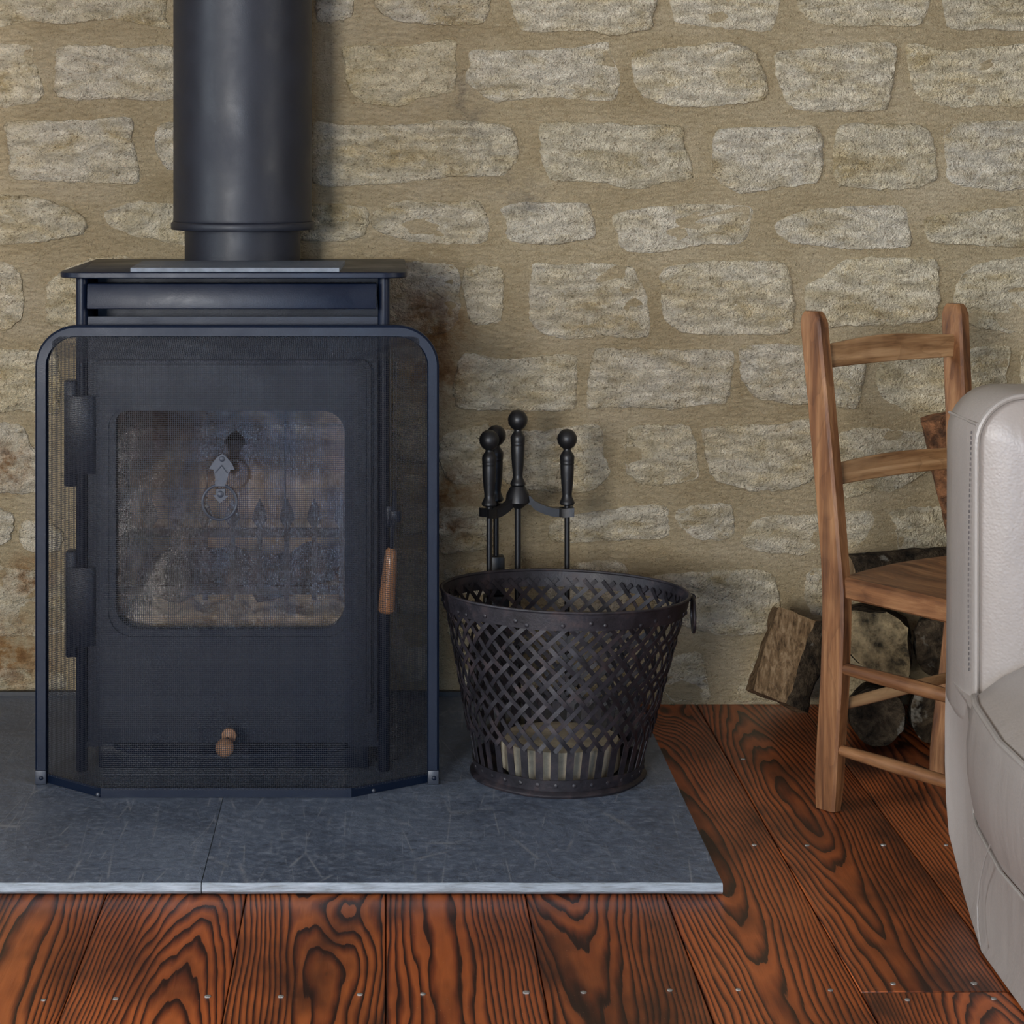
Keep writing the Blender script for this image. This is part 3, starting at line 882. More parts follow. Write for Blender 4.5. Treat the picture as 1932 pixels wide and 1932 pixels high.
# log guard with pointed finials
gy = SYF + 0.040
gb = [box(-0.392, -0.052, gy, gy + 0.010, 0.345, 0.358, 0.002), box(-0.392, -0.052, gy, gy + 0.010, 0.262, 0.274, 0.002)]
guard = mk('log_guard', join(*gb), CASTIRON, stove)
for i in range(9):
    x = -0.380 + i * 0.316 / 8
    prof = [(x - 0.0035, 0.255), (x + 0.0035, 0.255), (x + 0.0035, 0.36), (x + 0.011, 0.372), (x + 0.008, 0.386), (x, 0.402), (x - 0.008, 0.386), (x - 0.011, 0.372), (x - 0.0035, 0.36)]
    mk('finial_bar', prism(prof, gy - 0.004, gy - 0.0005), CASTIRON, guard)
# ash bed and charred logs
nx, ny = 44, 26
V, Fc = [], []
for j in range(ny + 1):
    for i in range(nx + 1):
        x = FX0 + 0.022 + (FX1 - FX0 - 0.044) * i / nx
        y = SYF + 0.026 + (FYB - 0.002 - SYF - 0.026) * j / ny
        q = Vector((x * 18, y * 18, 1))
        V.append(Vector((x, y, 0.190 + 0.08 * j / ny + 0.018 * noise.noise(q) + 0.010 * noise.noise(q * 3.1))))
for j in range(ny):
    for i in range(nx):
        a = j * (nx + 1) + i
        Fc.append([a, a + 1, a + nx + 2, a + nx + 1])
ash = mk('ash_bed', (V, Fc), ASH)
tag(ash, 'pale grey wood ash heaped inside the stove behind the glass', 'ash', kind='stuff')
def lump(name, a, b, r, mat, seed, label, cat, group=None):
    a, b = Vector(a), Vector(b)
    path, rads = [], []
    for k in range(13):
        t = k / 12
        e = math.sqrt(max(0.0, 1 - (abs(t - .5) * 2) ** 6))
        path.append(a.lerp(b, t) + Vector((0, 0, 0.006 * noise.noise(Vector((t * 4, seed, 0))))))
        rads.append(max(0.003, r * (0.25 + 0.75 * e) * (1 + 0.25 * noise.noise(Vector((t * 5, seed, 3))))))
    V, Fc = tube(path, rads, 14)
    V = [v + Vector((noise.noise(v * 60 + Vector((seed, 0, 0))), noise.noise(v * 60 + Vector((0, seed, 0))), noise.noise(v * 60 + Vector((0, 0, seed))))) * r * 0.18 for v in V]
    o = mk(name, (V, Fc), mat, origin=a.lerp(b, .5))
    return tag(o, label, cat, group)
lump('charred_log', (-0.365, 3.16, 0.268), (-0.20, 3.20, 0.278), 0.034, CHAR, 3.0, 'charred log lying at the left inside the stove behind the glass', 'log', 'charred logs in the stove')
lump('charred_log', (-0.20, 3.14, 0.262), (-0.075, 3.22, 0.290), 0.030, CHAR, 8.0, 'charred log lying at the right inside the stove behind the glass', 'log', 'charred logs in the stove')

# flue ---------------------------------------------------------------
FYC = 3.330
fx = (458 - CX) / F * FYC
flue = empty('flue_pipe', (fx, FYC, ZT), 'thick black metal flue pipe rising from the stove top up the wall', 'flue')
zr0, zr1 = P(0, 437, FYC - 0.11).z, P(0, 423, FYC - 0.11).z
mk('inner_pipe', lathe([(0.0908, ZT + 0.0002), (0.0908, zr0 + 0.004)], (fx, FYC, 0), 64), FLUE, flue)
mk('collar', lathe([(0.090, zr0), (0.1112, zr0), (0.1124, zr0 + 0.002), (0.1124, zr1 - 0.002), (0.1112, zr1), (0.1095, zr1 + 0.001)], (fx, FYC, 0), 72), FLUE, flue)
mk('outer_pipe', lathe([(0.1086, zr1 + 0.0011), (0.1092, zr1 + 0.003), (0.1086, zr1 + 0.007), (0.1086, 1.2), (0.1086, RZ1 - 0.001)], (fx, FYC, 0), 72), FLUE, flue)

# loose slate offcut on the stove top
x0_, x1_ = P(246, 0, 3.012).x, P(640, 0, 3.012).x
x2_, x3_ = P(270, 0, 3.225).x, P(651, 0, 3.225).x
V, Fc = loft([[Vector((x0_, 3.012, z)), Vector((x1_, 3.012, z)), Vector((x3_, 3.228, z)), Vector((x2_, 3.228, z))] for z in (ZT + 0.0002, ZT + 0.0058)])
mi = [1 if abs(sum(V[i].z for i in f) / 4 - (ZT + 0.0058)) > 1e-5 else 0 for f in Fc]
TILE_EDGE = make_simple('tile_edge', (0.16, 0.18, 0.21, 1), 0.6)
sl = mk('slate_tile', (V, Fc), [SLATE, TILE_EDGE], origin=((x0_ + x1_) / 2, 3.1, ZT), midx=mi, smooth=False)
tag(sl, 'thin loose slate tile lying on the stove top before the flue', 'slate tile')

# ------------------------------------------------------------------ fire screen
YS = 2.985          # frame plane
screen = empty('fire_screen', (-0.21, 2.95, HZ), 'black wire mesh fire screen with arched metal frame in front of the stove', 'fire screen')
fxl, fxr = P(79.5, 0, YS).x, P(817, 0, YS).x
fzt = P(0, 624, YS).z
R = 0.050
path = [Vector((fxl, YS, HZ + 0.004)), Vector((fxl, YS, 0.2)), Vector((fxl, YS, 0.4))]
for k in range(13):
    a = PI - 0.5 * PI * k / 12
    path.append(Vector((fxl + R + R * math.cos(a), YS, fzt - R + R * math.sin(a))))
for k in range(13):
    a = 0.5 * PI - 0.5 * PI * k / 12
    path.append(Vector((fxr - R + R * math.cos(a), YS, fzt - R + R * math.sin(a))))
path += [Vector((fxr, YS, 0.4)), Vector((fxr, YS, 0.2)), Vector((fxr, YS, HZ + 0.004))]
rings = []
for i, p in enumerate(path):
    a = path[max(0, i - 1)]; b = path[min(len(path) - 1, i + 1)]
    t = (b - a).normalized()
    nrm = Vector((-t.z, 0, t.x))       # in-plane normal (outward)
    w, d0, d1 = 0.0082, -0.012, 0.006
    sec = [(-w, d1), (-w, d0 + 0.002), (-w + 0.0015, d0), (w - 0.003, d0), (w, d0 + 0.003), (w, d1)]
    rings.append([p + nrm * u + Vector((0, v, 0)) for u, v in sec])
mk('frame', loft(rings), FRAME, screen)
# plan outline of the mesh
f1 = P(190, 1497, 2.911); f2 = P(663, 1497, 2.911)
PLAN = [(fxl + 0.004, YS - 0.002), (f1.x, 2.911), (f2.x, 2.911), (fxr - 0.004, YS - 0.002)]
# bottom rail following the plan
def strip(pl, z0, z1, th):
    rings = []
    for i, (x, y) in enumerate(pl):
        rings.append([Vector((x, y, z0)), Vector((x, y, z1)), Vector((x, y + th, z1)), Vector((x, y + th, z0))])
    return loft(rings)
mk('bottom_rail', strip(PLAN, HZ + 0.0004, HZ + 0.0130, 0.005), FRAME, screen, smooth=False)
for x in (fxl, fxr):
    ft = mk('foot_bracket', box(x - 0.0078, x + 0.0078, YS - 0.0145, YS + 0.0075, HZ + 0.0003, HZ + 0.020, 0.0012), PEWTER, screen)
    mk('rivet', lathe([(0.0032, 0.0), (0.0028, -0.0018), (0.0012, -0.0028)], (x + 0.001, YS - 0.0144, HZ + 0.0095), 10, 'Y'), FRAME, ft)
for x, y in ((f1.x, 2.911), (f2.x + 0.03, 2.930)):
    mk('rail_stud', lathe([(0.0032, 0.0), (0.0022, -0.0016), (0.001, -0.002)], (x - 0.004 if x < -0.2 else x, y + 0.0006, HZ + 0.004), 8, 'Y'), PEWTER, screen)

def smin(a, b, k):
    h = np.clip(0.5 + 0.5 * (b - a) / k, 0, 1)
    return b * (1 - h) + a * h - k * h * (1 - h)
ZM0, ZM1, KTOP = HZ + 0.011, fzt - 0.002, 0.036
DEP = YS - 0.002 - 2.911
def screen_off(x, z):
    x = np.asarray(x, float); z = np.asarray(z, float)
    wl = (x - PLAN[0][0]) / (PLAN[1][0] - PLAN[0][0]) * DEP
    wr = (PLAN[3][0] - x) / (PLAN[3][0] - PLAN[2][0]) * DEP
    wt = (ZM1 - z) / KTOP * DEP
    o = smin(wl, wr, 0.006)
    o = smin(o, np.full_like(o, DEP), 0.006)
    o = smin(o, wt, 0.012)
    return o
def zlimit(x):
    """upper limit of the mesh inside the arch"""
    z = fzt
    if x < fxl + R:
        d = fxl + R - x
        z = fzt - R + math.sqrt(max(0, R * R - d * d))
    elif x > fxr - R:
        d = x - (fxr - R)
        z = fzt - R + math.sqrt(max(0, R * R - d * d))
    return z
PITCH = 0.00268
# stations along the plan by arc length
xs = np.linspace(PLAN[0][0], PLAN[3][0], 4000)
ys = YS - 0.002 - screen_off(xs, np.full_like(xs, 0.3))
arc = np.concatenate([[0], np.cumsum(np.hypot(np.diff(xs), np.diff(ys)))])
nv = int(arc[-1] / PITCH)
XI = np.interp(np.arange(nv + 1) * arc[-1] / nv, arc, xs)
zs = np.linspace(ZM0, ZM1, 4000)
xm_ = (f1.x + f2.x) / 2
yz = YS - 0.002 - screen_off(np.full_like(zs, xm_), zs)
arcz = np.concatenate([[0], np.cumsum(np.hypot(np.diff(zs), np.diff(yz)))])
nh = int(arcz[-1] / PITCH)
ZI = np.interp(np.arange(nh + 1) * arcz[-1] / nh, arcz, zs)
AMP, WR = 0.00042, 0.00038
wv, wf = [], []
cnt = 0
def add_wire(pts, vertical):
    global cnt
    n = len(pts)
    if n < 2:
        return
    k3 = np.array([[0.0, -1.0], [0.866, 0.5], [-0.866, 0.5]]) * WR     # (side, y)
    P3 = np.repeat(pts[:, None, :], 3, axis=1)
    P3[:, :, 1] += k3[None, :, 1]
    P3[:, :, 0 if vertical else 2] += k3[None, :, 0]
    wv.append(P3.reshape(-1, 3))
    i = np.arange(n - 1)[:, None] * 3
    j = np.arange(3)[None, :]
    k = (j + 1) % 3
    q = np.stack([i + j, i + k, i + 3 + k, i + 3 + j], axis=-1).reshape(-1, 4)
    if not vertical:
        q = q[:, ::-1]
    wf.append(q + cnt)
    cnt += n * 3
for i, x in enumerate(XI):
    zl = zlimit(x)
    sel = ZI <= zl
    z = ZI[sel]
    y = YS - 0.002 - screen_off(np.full_like(z, x), z)
    sgn = np.where((np.arange(len(ZI))[sel] + i) % 2 == 0, 1.0, -1.0)
    add_wire(np.stack([np.full_like(z, x), y + AMP * sgn, z], axis=1), True)
xl_of = np.array([zlimit(x) for x in XI])
for j, z in enumerate(ZI):
    sel = xl_of >= z
    x = XI[sel]
    y = YS - 0.002 - screen_off(x, np.full_like(x, z))
    sgn = np.where((np.arange(len(XI))[sel] + j) % 2 == 0, -1.0, 1.0)
    add_wire(np.stack([x, y + AMP * sgn, np.full_like(x, z)], axis=1), False)
WV = (np.concatenate(wv) - np.array(ORG[screen.name])) * S
WF = np.concatenate(wf).astype(np.int32)
me = bpy.data.meshes.new('wire_mesh')
me.vertices.add(len(WV)); me.vertices.foreach_set('co', WV.astype(np.float32).ravel())
me.loops.add(WF.size); me.loops.foreach_set('vertex_index', WF.ravel())
me.polygons.add(len(WF)); me.polygons.foreach_set('loop_start', np.arange(len(WF), dtype=np.int32) * 4)
me.polygons.foreach_set('use_smooth', np.ones(len(WF), dtype=bool))
me.update(calc_edges=True); me.validate()
me.materials.append(WIRE)
wm = bpy.data.objects.new('wire_mesh', me)
COL.objects.link(wm); wm.parent = screen
tag(wm, kind='stuff')

# ring handle on the mesh
yh = 2.911 - 0.0028
def hp_(px, py):
    p = P(360 + px / 10.733, 820 + py / 10.733, yh)
    return (p.x, p.z)
plate_poly = [hp_(*p) for p in ((640, 385), (740, 470), (840, 590), (890, 710), (800, 712), (795, 750), (768, 770), (755, 830), (735, 930), (500, 930), (490, 830), (478, 770), (465, 750), (462, 700), (370, 688), (440, 580), (520, 470))]
handle = mk('handle_plate', prism(plate_poly[::-1], yh - 0.0018, yh + 0.0010), PEWTER, screen, angle=25)
nk = [hp_(*p) for p in ((495, 930), (735, 930), (715, 980), (690, 1035), (505, 1035), (490, 980))]
mk('hinge_barrel', prism(nk, yh - 0.0050, yh + 0.0010), PEWTER, handle, angle=25)
ar = [hp_(*p) for p in ((515, 1100), (695, 1100), (700, 1225), (765, 1245), (590, 1390), (450, 1225), (510, 1215))]
mk('arrow_tail', prism(ar, yh - 0.0012, yh + 0.0010), PEWTER, handle, angle=25)
c1 = hp_(635, 490); c2 = hp_(600, 1205)
mk('rivet', lathe([(0.0040, 0.0), (0.0036, -0.0016), (0.0020, -0.0026)], (c1[0], yh - 0.0016, c1[1]), 12, 'Y'), PEWTER, handle)
mk('rivet', lathe([(0.0048, 0.0), (0.0044, -0.0018), (0.0026, -0.0030)], (c2[0], yh - 0.0012, c2[1]), 12, 'Y'), PEWTER, handle)
vv = [hp_(495, 765), hp_(630, 620), hp_(745, 765)]
mk('chevron', tube([Vector((x, yh - 0.0020, z)) for x, z in vv], 0.0011, 6), PEWTER, handle)
rc = hp_(590, 1360)
rr_ = 345 / 10.733 / F * yh
mk('ring', tube([Vector((rc[0] + rr_ * math.cos(2 * PI * k / 40), yh - 0.0048 + 0.002 * math.sin(2 * PI * k / 40), rc[1] + rr_ * math.sin(2 * PI * k / 40))) for k in range(40)], 0.0019, 8, loop=True), PEWTER, handle)

# ------------------------------------------------------------------ iron basket
BYC = 3.030
bx0, bx1 = P(1052, 0, BYC).x, P(1066, 0, BYC).x
BZ0, BH = HZ, 0.2600
basket = empty('log_basket', (bx0, BYC, HZ), 'round woven iron-strip log basket with riveted rim beside the fire screen', 'basket')
def B(th, h, dr=0.0, dz=0.0):
    r = 0.1185 + (0.1755 - 0.1185) * h + dr
    sq = 1.0 - 0.14 * h
    xc = bx0 + (bx1 - bx0) * h
    return Vector((xc + r * math.cos(th), BYC + r * sq * math.sin(th), BZ0 + BH * h - 0.022 * h * r * math.cos(th) + dz))
def hoop(h0, h1, r_in, r_out, n=72, lip=0.0):
    rings = []
    for k in range(n):
        th = 2 * PI * k / n
        wob = 0.0006 * math.sin(5 * th + 1) + 0.0004 * math.sin(11 * th)
        ring = [B(th, h0, r_in), B(th, h0, r_out), B(th, h1, r_out + lip), B(th, h1, r_in + lip)]
        for p in ring:
            p.z += wob
        rings.append(ring[::-1])
    return loft(rings, loop=True)
rim = mk('rim_band', hoop(0.907, 0.998, 0.0008, 0.0026), IRON, basket)
mk('rim_bead', tube([B(2 * PI * k / 72, 1.0, 0.0016) for k in range(72)], 0.0023, 8, loop=True), IRON, rim)
for k in range(30):
    th = 2 * PI * (k + 0.3 * math.sin(k * 2.3)) / 30
    hh = 0.935 + 0.012 * math.sin(k * 1.7)
    p = B(th, hh, 0.0024)
    dv = Vector((math.cos(th), math.sin(th), 0))
    u = Vector((-dv.y, dv.x, 0)); w = Vector((0, 0, 1))
    rings = [[p + dv * d + (u * math.cos(2 * PI * q / 8) + w * math.sin(2 * PI * q / 8)) * r for q in range(8)] for r, d in ((0.0034, -0.0006), (0.0032, 0.0010), (0.0018, 0.0020))]
    mk('rivet', loft(rings), IRON, rim)
NS = 37
LO, HI, TW = 0.245, 0.955, 1.16
delta = 2 * PI / NS
def ribbon(fn, ts, width, thick):
    rings = []
    n = len(ts)
    for i, t in enumerate(ts):
        c = fn(t)
        a = fn(max(ts[0], t - 0.01)); b = fn(min(ts[-1], t + 0.01))
        tg = (b - a).normalized()
        nr = Vector((c.x - (bx0 + (bx1 - bx0) * 0.5), c.y - BYC, 0)).normalized()
        nr = (nr - tg * nr.dot(tg)).normalized()
        wd = tg.cross(nr)
        rings.append([c + wd * (width / 2) + nr * (thick / 2), c - wd * (width / 2) + nr * (thick / 2),
                      c - wd * (width / 2) - nr * (thick / 2), c + wd * (width / 2) - nr * (thick / 2)][::-1])
    return loft(rings)
ts = [k / 52 for k in range(53)]
for d in (1, -1):
    for i in range(NS):
        def fn(t, i=i, d=d):
            k = 2 * TW * t / delta
            wv_ = math.cos(PI * k / 2 + PI / 4) * 1.35
            wv_ = max(-1, min(1, wv_))
            fade = min(1.0, (1 - t) / 0.06)
            return B(i * delta + d * TW * t, LO + (HI - LO) * t, -0.0018 + 0.0014 * d * wv_ * fade - 0.0010 * (1 - fade))
        mk('lattice_strip', ribbon(fn, ts, 0.0061, 0.0011), IRON, basket, angle=50)
for i in range(NS):
    th = i * delta
    mk('upright_slat', ribbon(lambda t: B(th, 0.035 + t * 0.235, -0.0035), [k / 6 for k in range(7)], 0.0104, 0.0012), IRON, basket, angle=50)
band = mk('base_band', hoop(0.030, 0.092, -0.0026, -0.0006), IRON, basket)
for k in range(30):
    th = 2 * PI * k / 30
    p = B(th, 0.062, -0.0008)
    dv = Vector((math.cos(th), math.sin(th), 0)); u = Vector((-dv.y, dv.x, 0)); w = Vector((0, 0, 1))
    rings = [[p + dv * d + (u * math.cos(2 * PI * q / 8) + w * math.sin(2 * PI * q / 8)) * r for q in range(8)] for r, d in ((0.0034, -0.0004), (0.0030, 0.0010), (0.0016, 0.0016))]
    mk('rivet', loft(rings), IRON, band)
rings = []
for k in range(72):
    th = 2 * PI * k / 72
    wob = 0.0012 * math.sin(3 * th) + 0.0008 * math.sin(7 * th + 2)
    rr0, rr1 = 0.112, 0.1250 + wob
    rings.append([Vector((bx0 + r * math.cos(th), BYC + r * math.sin(th), z)) for r, z in ((rr0, HZ + 0.0006), (rr1, HZ + 0.0004), (rr1 + 0.001, HZ + 0.0030), (rr1, HZ + 0.0048), (rr0, HZ + 0.0110))])
mk('foot_flange', loft([r[::-1] for r in rings], loop=True), IRON, basket)
mk('base_disc', lathe([(0.1125, HZ + 0.006), (0.1125, HZ + 0.0085)], (bx0, BYC, 0), 48), IRON, basket)
# added pale disc standing in for the lit inside of the basket base
LIT_BASE = make_simple('lit_base_tone', (0.34, 0.29, 0.21, 1), 0.9, 18.0, 0.4, bump=0.5)
lr = [[Vector((bx0 + 0.004 + (r + 0.004 * noise.noise(Vector((math.cos(2 * PI * k / 40) * 2, math.sin(2 * PI * k / 40) * 2, 5)))) * math.cos(2 * PI * k / 40), BYC + (r + 0.003 * noise.noise(Vector((math.cos(2 * PI * k / 40) * 2, math.sin(2 * PI * k / 40) * 2, 9)))) * math.sin(2 * PI * k / 40), z)) for k in range(40)]
      for r, z in ((0.082, HZ + 0.0092), (0.085, HZ + 0.012), (0.086, HZ + 0.046), (0.083, HZ + 0.051), (0.03, HZ + 0.052))]
tag(mk('lit_base_disc', loft(lr), LIT_BASE, origin=(bx0, BYC, HZ + 0.009)), 'pale disc added in the bottom of the iron basket for its lit inside', 'added disc')
# ring handle at the right, seen edge-on
e = B(0.0, 0.955, 0.004)
eye = mk('eyelet', tube([e + Vector((0.0045 + 0.005 * math.cos(2 * PI * k / 16), 0.0, 0.005 * math.sin(2 * PI * k / 16) + 0.006)) for k in range(16)], 0.0011, 6, loop=True), IRON, basket)
mk('drop_ring', tube([e + Vector((0.0068 + 0.002 * math.sin(2 * PI * k / 28), 0.030 * math.sin(2 * PI * k / 28), -0.018 + 0.025 * math.cos(2 * PI * k / 28))) for k in range(28)], 0.0022, 8, loop=True), IRON, basket)

# ------------------------------------------------------------------ fire tools
TY = 3.245
def fire_handle(px, py_ball, Y):
    """turned handle with ball; returns profile for lathe about x,y"""
    k = Y / F
    c = P(px, py_ball, Y)
    prof = [(0.0012, 19.0), (0.008, 17.3), (0.0130, 14), (0.0180, 6), (0.0188, 0), (0.0178, -7), (0.0130, -14.5), (0.0070, -19), (0.0072, -22),
            (0.0095, -25), (0.0120, -29), (0.0138, -33), (0.0135, -41), (0.0131, -42.5), (0.0136, -44), (0.0131, -47), (0.0126, -48.5), (0.0130, -50), (0.0126, -65), (0.0112, -85), (0.0092, -103),
            (0.0092, -108), (0.0125, -116), (0.0142, -119), (0.0142, -122), (0.0120, -124.5)]
    return c, [(r * 1000 * k, z * k) for r, z in prof]
stand_top = P(977, 792, TY)
stand = empty('fire_tool_stand', (stand_top.x, TY, HZ), 'black fireside tool stand with ball-topped post behind the basket', 'tool stand')
c, prof = fire_handle(977, 792, TY)
mk('ball_handle', lathe(prof, c, 20), TOOL, stand)
zy = P(0, 917, TY).z
mk('post', lathe([(0.0048, HZ + 0.012), (0.0048, zy - 0.02)], (c.x, TY, 0), 12), TOOL, stand)
mk('foot', lathe([(0.050, HZ + 0.0003), (0.050, HZ + 0.006), (0.040, HZ + 0.012), (0.010, HZ + 0.018)], (c.x, TY, 0), 28), TOOL, stand)
boss = [(0.0060, zy - 0.034), (0.0190, zy - 0.024), (0.0175, zy - 0.012), (0.0115, zy - 0.001), (0.0112, zy)]
yoke = mk('yoke', lathe(boss, (c.x, TY, 0), 16), TOOL, stand)
tools = [('fire_poker', 1070, 828, 0.0, 'black fire iron with ball handle at the right of the tool stand'),
         ('hearth_shovel', 923, 830, -0.035, 'black fire iron with ball handle at the front left of the tool stand'),
         ('hearth_brush', 936, 821, 0.045, 'black fire iron with ball handle hanging behind at the left of the tool stand')]
for nm, px, py, dy, lab in tools:
    Yt = TY + dy
    tc, prof = fire_handle(px, py, Yt)
    ze = tc.z + prof[-1][1]
    end = Vector((tc.x, Yt, ze - 0.008))
    a = Vector((c.x, TY, zy - 0.016))
    path = []
    for k in range(13):
        t = k / 12
        p = a.lerp(end, t)
        s = t * t * (3 - 2 * t)
        p.z = a.z + (end.z - a.z) * s - 0.010 * math.sin(PI * t) * (t > 0.3) * 0.6
        path.append(p)
    dirv = (end - a); dirv.z = 0; dirv.normalize()
    side = Vector((-dirv.y, dirv.x, 0))
    rings = []
    for p in path:
        rings.append([p + side * u + Vector((0, 0, w)) for u, w in ((-0.0065, -0.0085), (0.0065, -0.0085), (0.0065, 0.0045), (-0.0065, 0.0045))])
    # hook prongs either side of the tool shaft
    mk('arm', loft(rings[:11]), TOOL, yoke, angle=50)
    for sgn in (-1, 1):
        q = path[10]
        qq = [q + side * sgn * 0.004, q + side * sgn * 0.0085 + dirv * 0.006, end + side * sgn * 0.0090 + dirv * 0.010]
        mk('prong', loft([[p + side * sgn * u + Vector((0, 0, w)) for u, w in ((-0.0028, -0.0085), (0.0028, -0.0085), (0.0028, 0.0050), (-0.0028, 0.0050))] for p in qq]), TOOL, yoke)
    t = empty(nm, (tc.x, Yt, 0.06), lab, 'fire iron', 'fire irons hanging on the tool stand')
    mk('ball_handle', lathe(prof, tc, 20), TOOL, t)
    zend = 0.075
    mk('shaft', lathe([(0.0040, zend), (0.0042, zend + 0.01), (0.0042, ze - 0.0005)], (tc.x, Yt, 0), 10), TOOL, t)
    if nm == 'hearth_brush':
        bz = P(0, 1048, Yt).z
        mk('ferrule', box(tc.x - 0.013, tc.x + 0.013, Yt - 0.012, Yt + 0.012, bz - 0.06, bz, 0.003), TOOL, t)
        mk('bristles', box(tc.x - 0.020, tc.x + 0.020, Yt - 0.016, Yt + 0.016, 0.07, bz - 0.0605, 0.004), TOOL, t)
    elif nm == 'hearth_shovel':
        rings = []
        for z, w, b in ((0.175, 0.010, 0.0), (0.160, 0.026, 0.004), (0.12, 0.032, 0.007), (0.075, 0.034, 0.005)):
            rings.append([Vector((tc.x - w, Yt - 0.007, z)), Vector((tc.x + w, Yt - 0.007, z)), Vector((tc.x + w * 0.8, Yt - 0.005 + b, z)), Vector((tc.x - w * 0.8, Yt - 0.005 + b, z))])
        mk('pan', loft(rings), TOOL, t)
    else:
        mk('hook', tube([Vector((tc.x, Yt, 0.105)), Vector((tc.x + 0.008, Yt, 0.095)), Vector((tc.x + 0.016, Yt, 0.088)), Vector((tc.x + 0.020, Yt, 0.080))], [0.004, 0.004, 0.003, 0.0015], 8), TOOL, t)

# ------------------------------------------------------------------ wooden chair
U = Vector((0.79, 0.614, 0)).normalized()      # along the back, away to the right
N = Vector((0.614, -0.79, 0)).normalized()     # towards the front of the chair
ANG = math.atan2(U.y, U.x)
W_POST = make_wood('chair_wood_upright', 2)
W_U = make_wood('chair_wood_back', 0, ANG, dark=lin(104, 70, 42), mid=lin(162, 122, 82), light=lin(202, 162, 118))
W_N = make_wood('chair_wood_side', 1, ANG)
BL = Vector((0.6177, 2.90, 0))
chair = empty('wooden_chair', (0.70, 2.90, 0), 'small rustic wooden chair with ladder back partly hidden by the leather sofa', 'chair')
LZ = [(0, .017), (.1, .010), (.2, .003), (.3, .0), (.4, .010), (.5, .021), (.6, .033), (.69, .044)]
def lean(z):
    for (a, la), (b, lb) in zip(LZ, LZ[1:]):
        if z <= b:
            return la + (lb - la) * (z - a) / (b - a)
    return LZ[-1][1]
def leanS(z):
    return (lean(max(0, z - 0.03)) + 2 * lean(z) + lean(min(0.69, z + 0.03))) / 4
def post_c(z, right):
    d = (0.2466 + (0.3133 - 0.2466) * z / 0.68) if right else 0.0
    p = BL - N * leanS(z) + U * d
    return Vector((p.x, p.y, z))
def post(right, top):
    rings = []
    zs_ = [0.0005, 0.004] + [0.04 + (top - 0.03 - 0.04) * k / 14 for k in range(15)] + [top - 0.016, top - 0.006, top - 0.0015, top]
    for z in zs_:
        c = post_c(z, right)
        hw, hu, ch = 0.0190, 0.0115, 0.0035
        if z > 0.33: hw -= 0.001
        if z < 0.01: hw -= 0.002; hu -= 0.002
        e = max(0, (z - (top - 0.016)) / 0.016)
        hw *= 1 - 0.35 * e * e; hu *= 1 - 0.30 * e * e
        w = 0.0006 * noise.noise(Vector((z * 20, right, 0)))
        sec = [(-hw, -hu + ch), (-hw + ch, -hu), (hw - ch, -hu), (hw, -hu + ch), (hw, hu - ch), (hw - ch, hu), (-hw + ch, hu), (-hw, hu - ch)]
        rings.append([c + N * (a + w) + U * b for a, b in sec][::-1])
    return loft(rings)
mk('back_post', post(0, 0.6825), W_POST, chair, angle=28)
mk('back_post', post(1, 0.6800), W_POST, chair, angle=28)
def slat(z0, z1, arch_):
    rings = []
    for k in range(15):
        t = k / 14
        a = post_c((z0 + z1) / 2, 0) + U * 0.010; b = post_c((z0 + z1) / 2, 1) - U * 0.010
        p = a.lerp(b, t)
        bow = -0.006 * math.sin(PI * t)
        lo = z0 + 0.004 * math.sin(PI * t) * 0.3; hi = z1 + arch_ * math.sin(PI * t) ** 1.5
        c = Vector((p.x, p.y, 0)) + N * bow
        pts = []
        for d, z in ((-0.0045, lo + .0015), (-0.003, lo), (0.003, lo), (0.0045, lo + .0015), (0.0045, hi - .003), (0.002, hi), (-0.002, hi), (-0.0045, hi - .003)):
            pts.append(c + N * d + Vector((0, 0, z)))
        rings.append(pts)
    return loft(rings)
mk('back_slat', slat(0.603, 0.636, 0.007), W_U, chair)
mk('back_slat', slat(0.4435, 0.4735, 0.004), W_U, chair)
# seat
SZ = 0.324
A0 = post_c(0.31, 0) + N * 0.012 - U * 0.004
D0 = post_c(0.31, 1) + N * 0.012 + U * 0.004
A1 = A0 + N * 0.262 - U * 0.022; D1 = D0 + N * 0.262 + U * 0.022
def seat_ring(z, ins):
    pts = []
    cen = (A0 + A1 + D0 + D1) / 4
    def edge(a, b, n, bow=0.0, bowdir=None):
        for k in range(n):
            t = k / n
            p = a.lerp(b, t)
            if bow:
                p = p + bowdir * bow * math.sin(PI * t)
            pts.append(p)
    edge(A0, A1, 8); edge(A1, D1, 10, 0.012, N); edge(D1, D0, 8); edge(D0, A0, 10, 0.020, -N)
    res = []
    for p in pts:
        d = p - cen; d.z = 0
        l = d.length
        q = cen + d * ((l - ins) / l)
        res.append(Vector((q.x, q.y, z)))
    return res
rings = [seat_ring(SZ - 0.030, 0.004), seat_ring(SZ - 0.027, 0.0), seat_ring(SZ - 0.004, 0.0), seat_ring(SZ, 0.004), seat_ring(SZ + 0.0005, 0.03), seat_ring(SZ - 0.003, 0.07)]
mk('seat', loft([r[::-1] for r in rings]), W_N, chair, angle=35)
legL = A0 + N * 0.235 - U * 0.002; legR = D0 + N * 0.235 + U * 0.002
for lg in (legL, legR):
    rings = []
    for z in (0.0005, 0.004, 0.15, SZ - 0.0305):
        hw = 0.0155 - (0.002 if z < 0.003 else 0); ch = 0.004
        c = Vector((lg.x, lg.y, z))
        sec = [(-hw, -hw + ch), (-hw + ch, -hw), (hw - ch, -hw), (hw, -hw + ch), (hw, hw - ch), (hw - ch, hw), (-hw + ch, hw), (-hw, hw - ch)]
        rings.append([c + N * a + U * b for a, b in sec][::-1])
    mk('front_leg', loft(rings), W_POST, chair, angle=28)
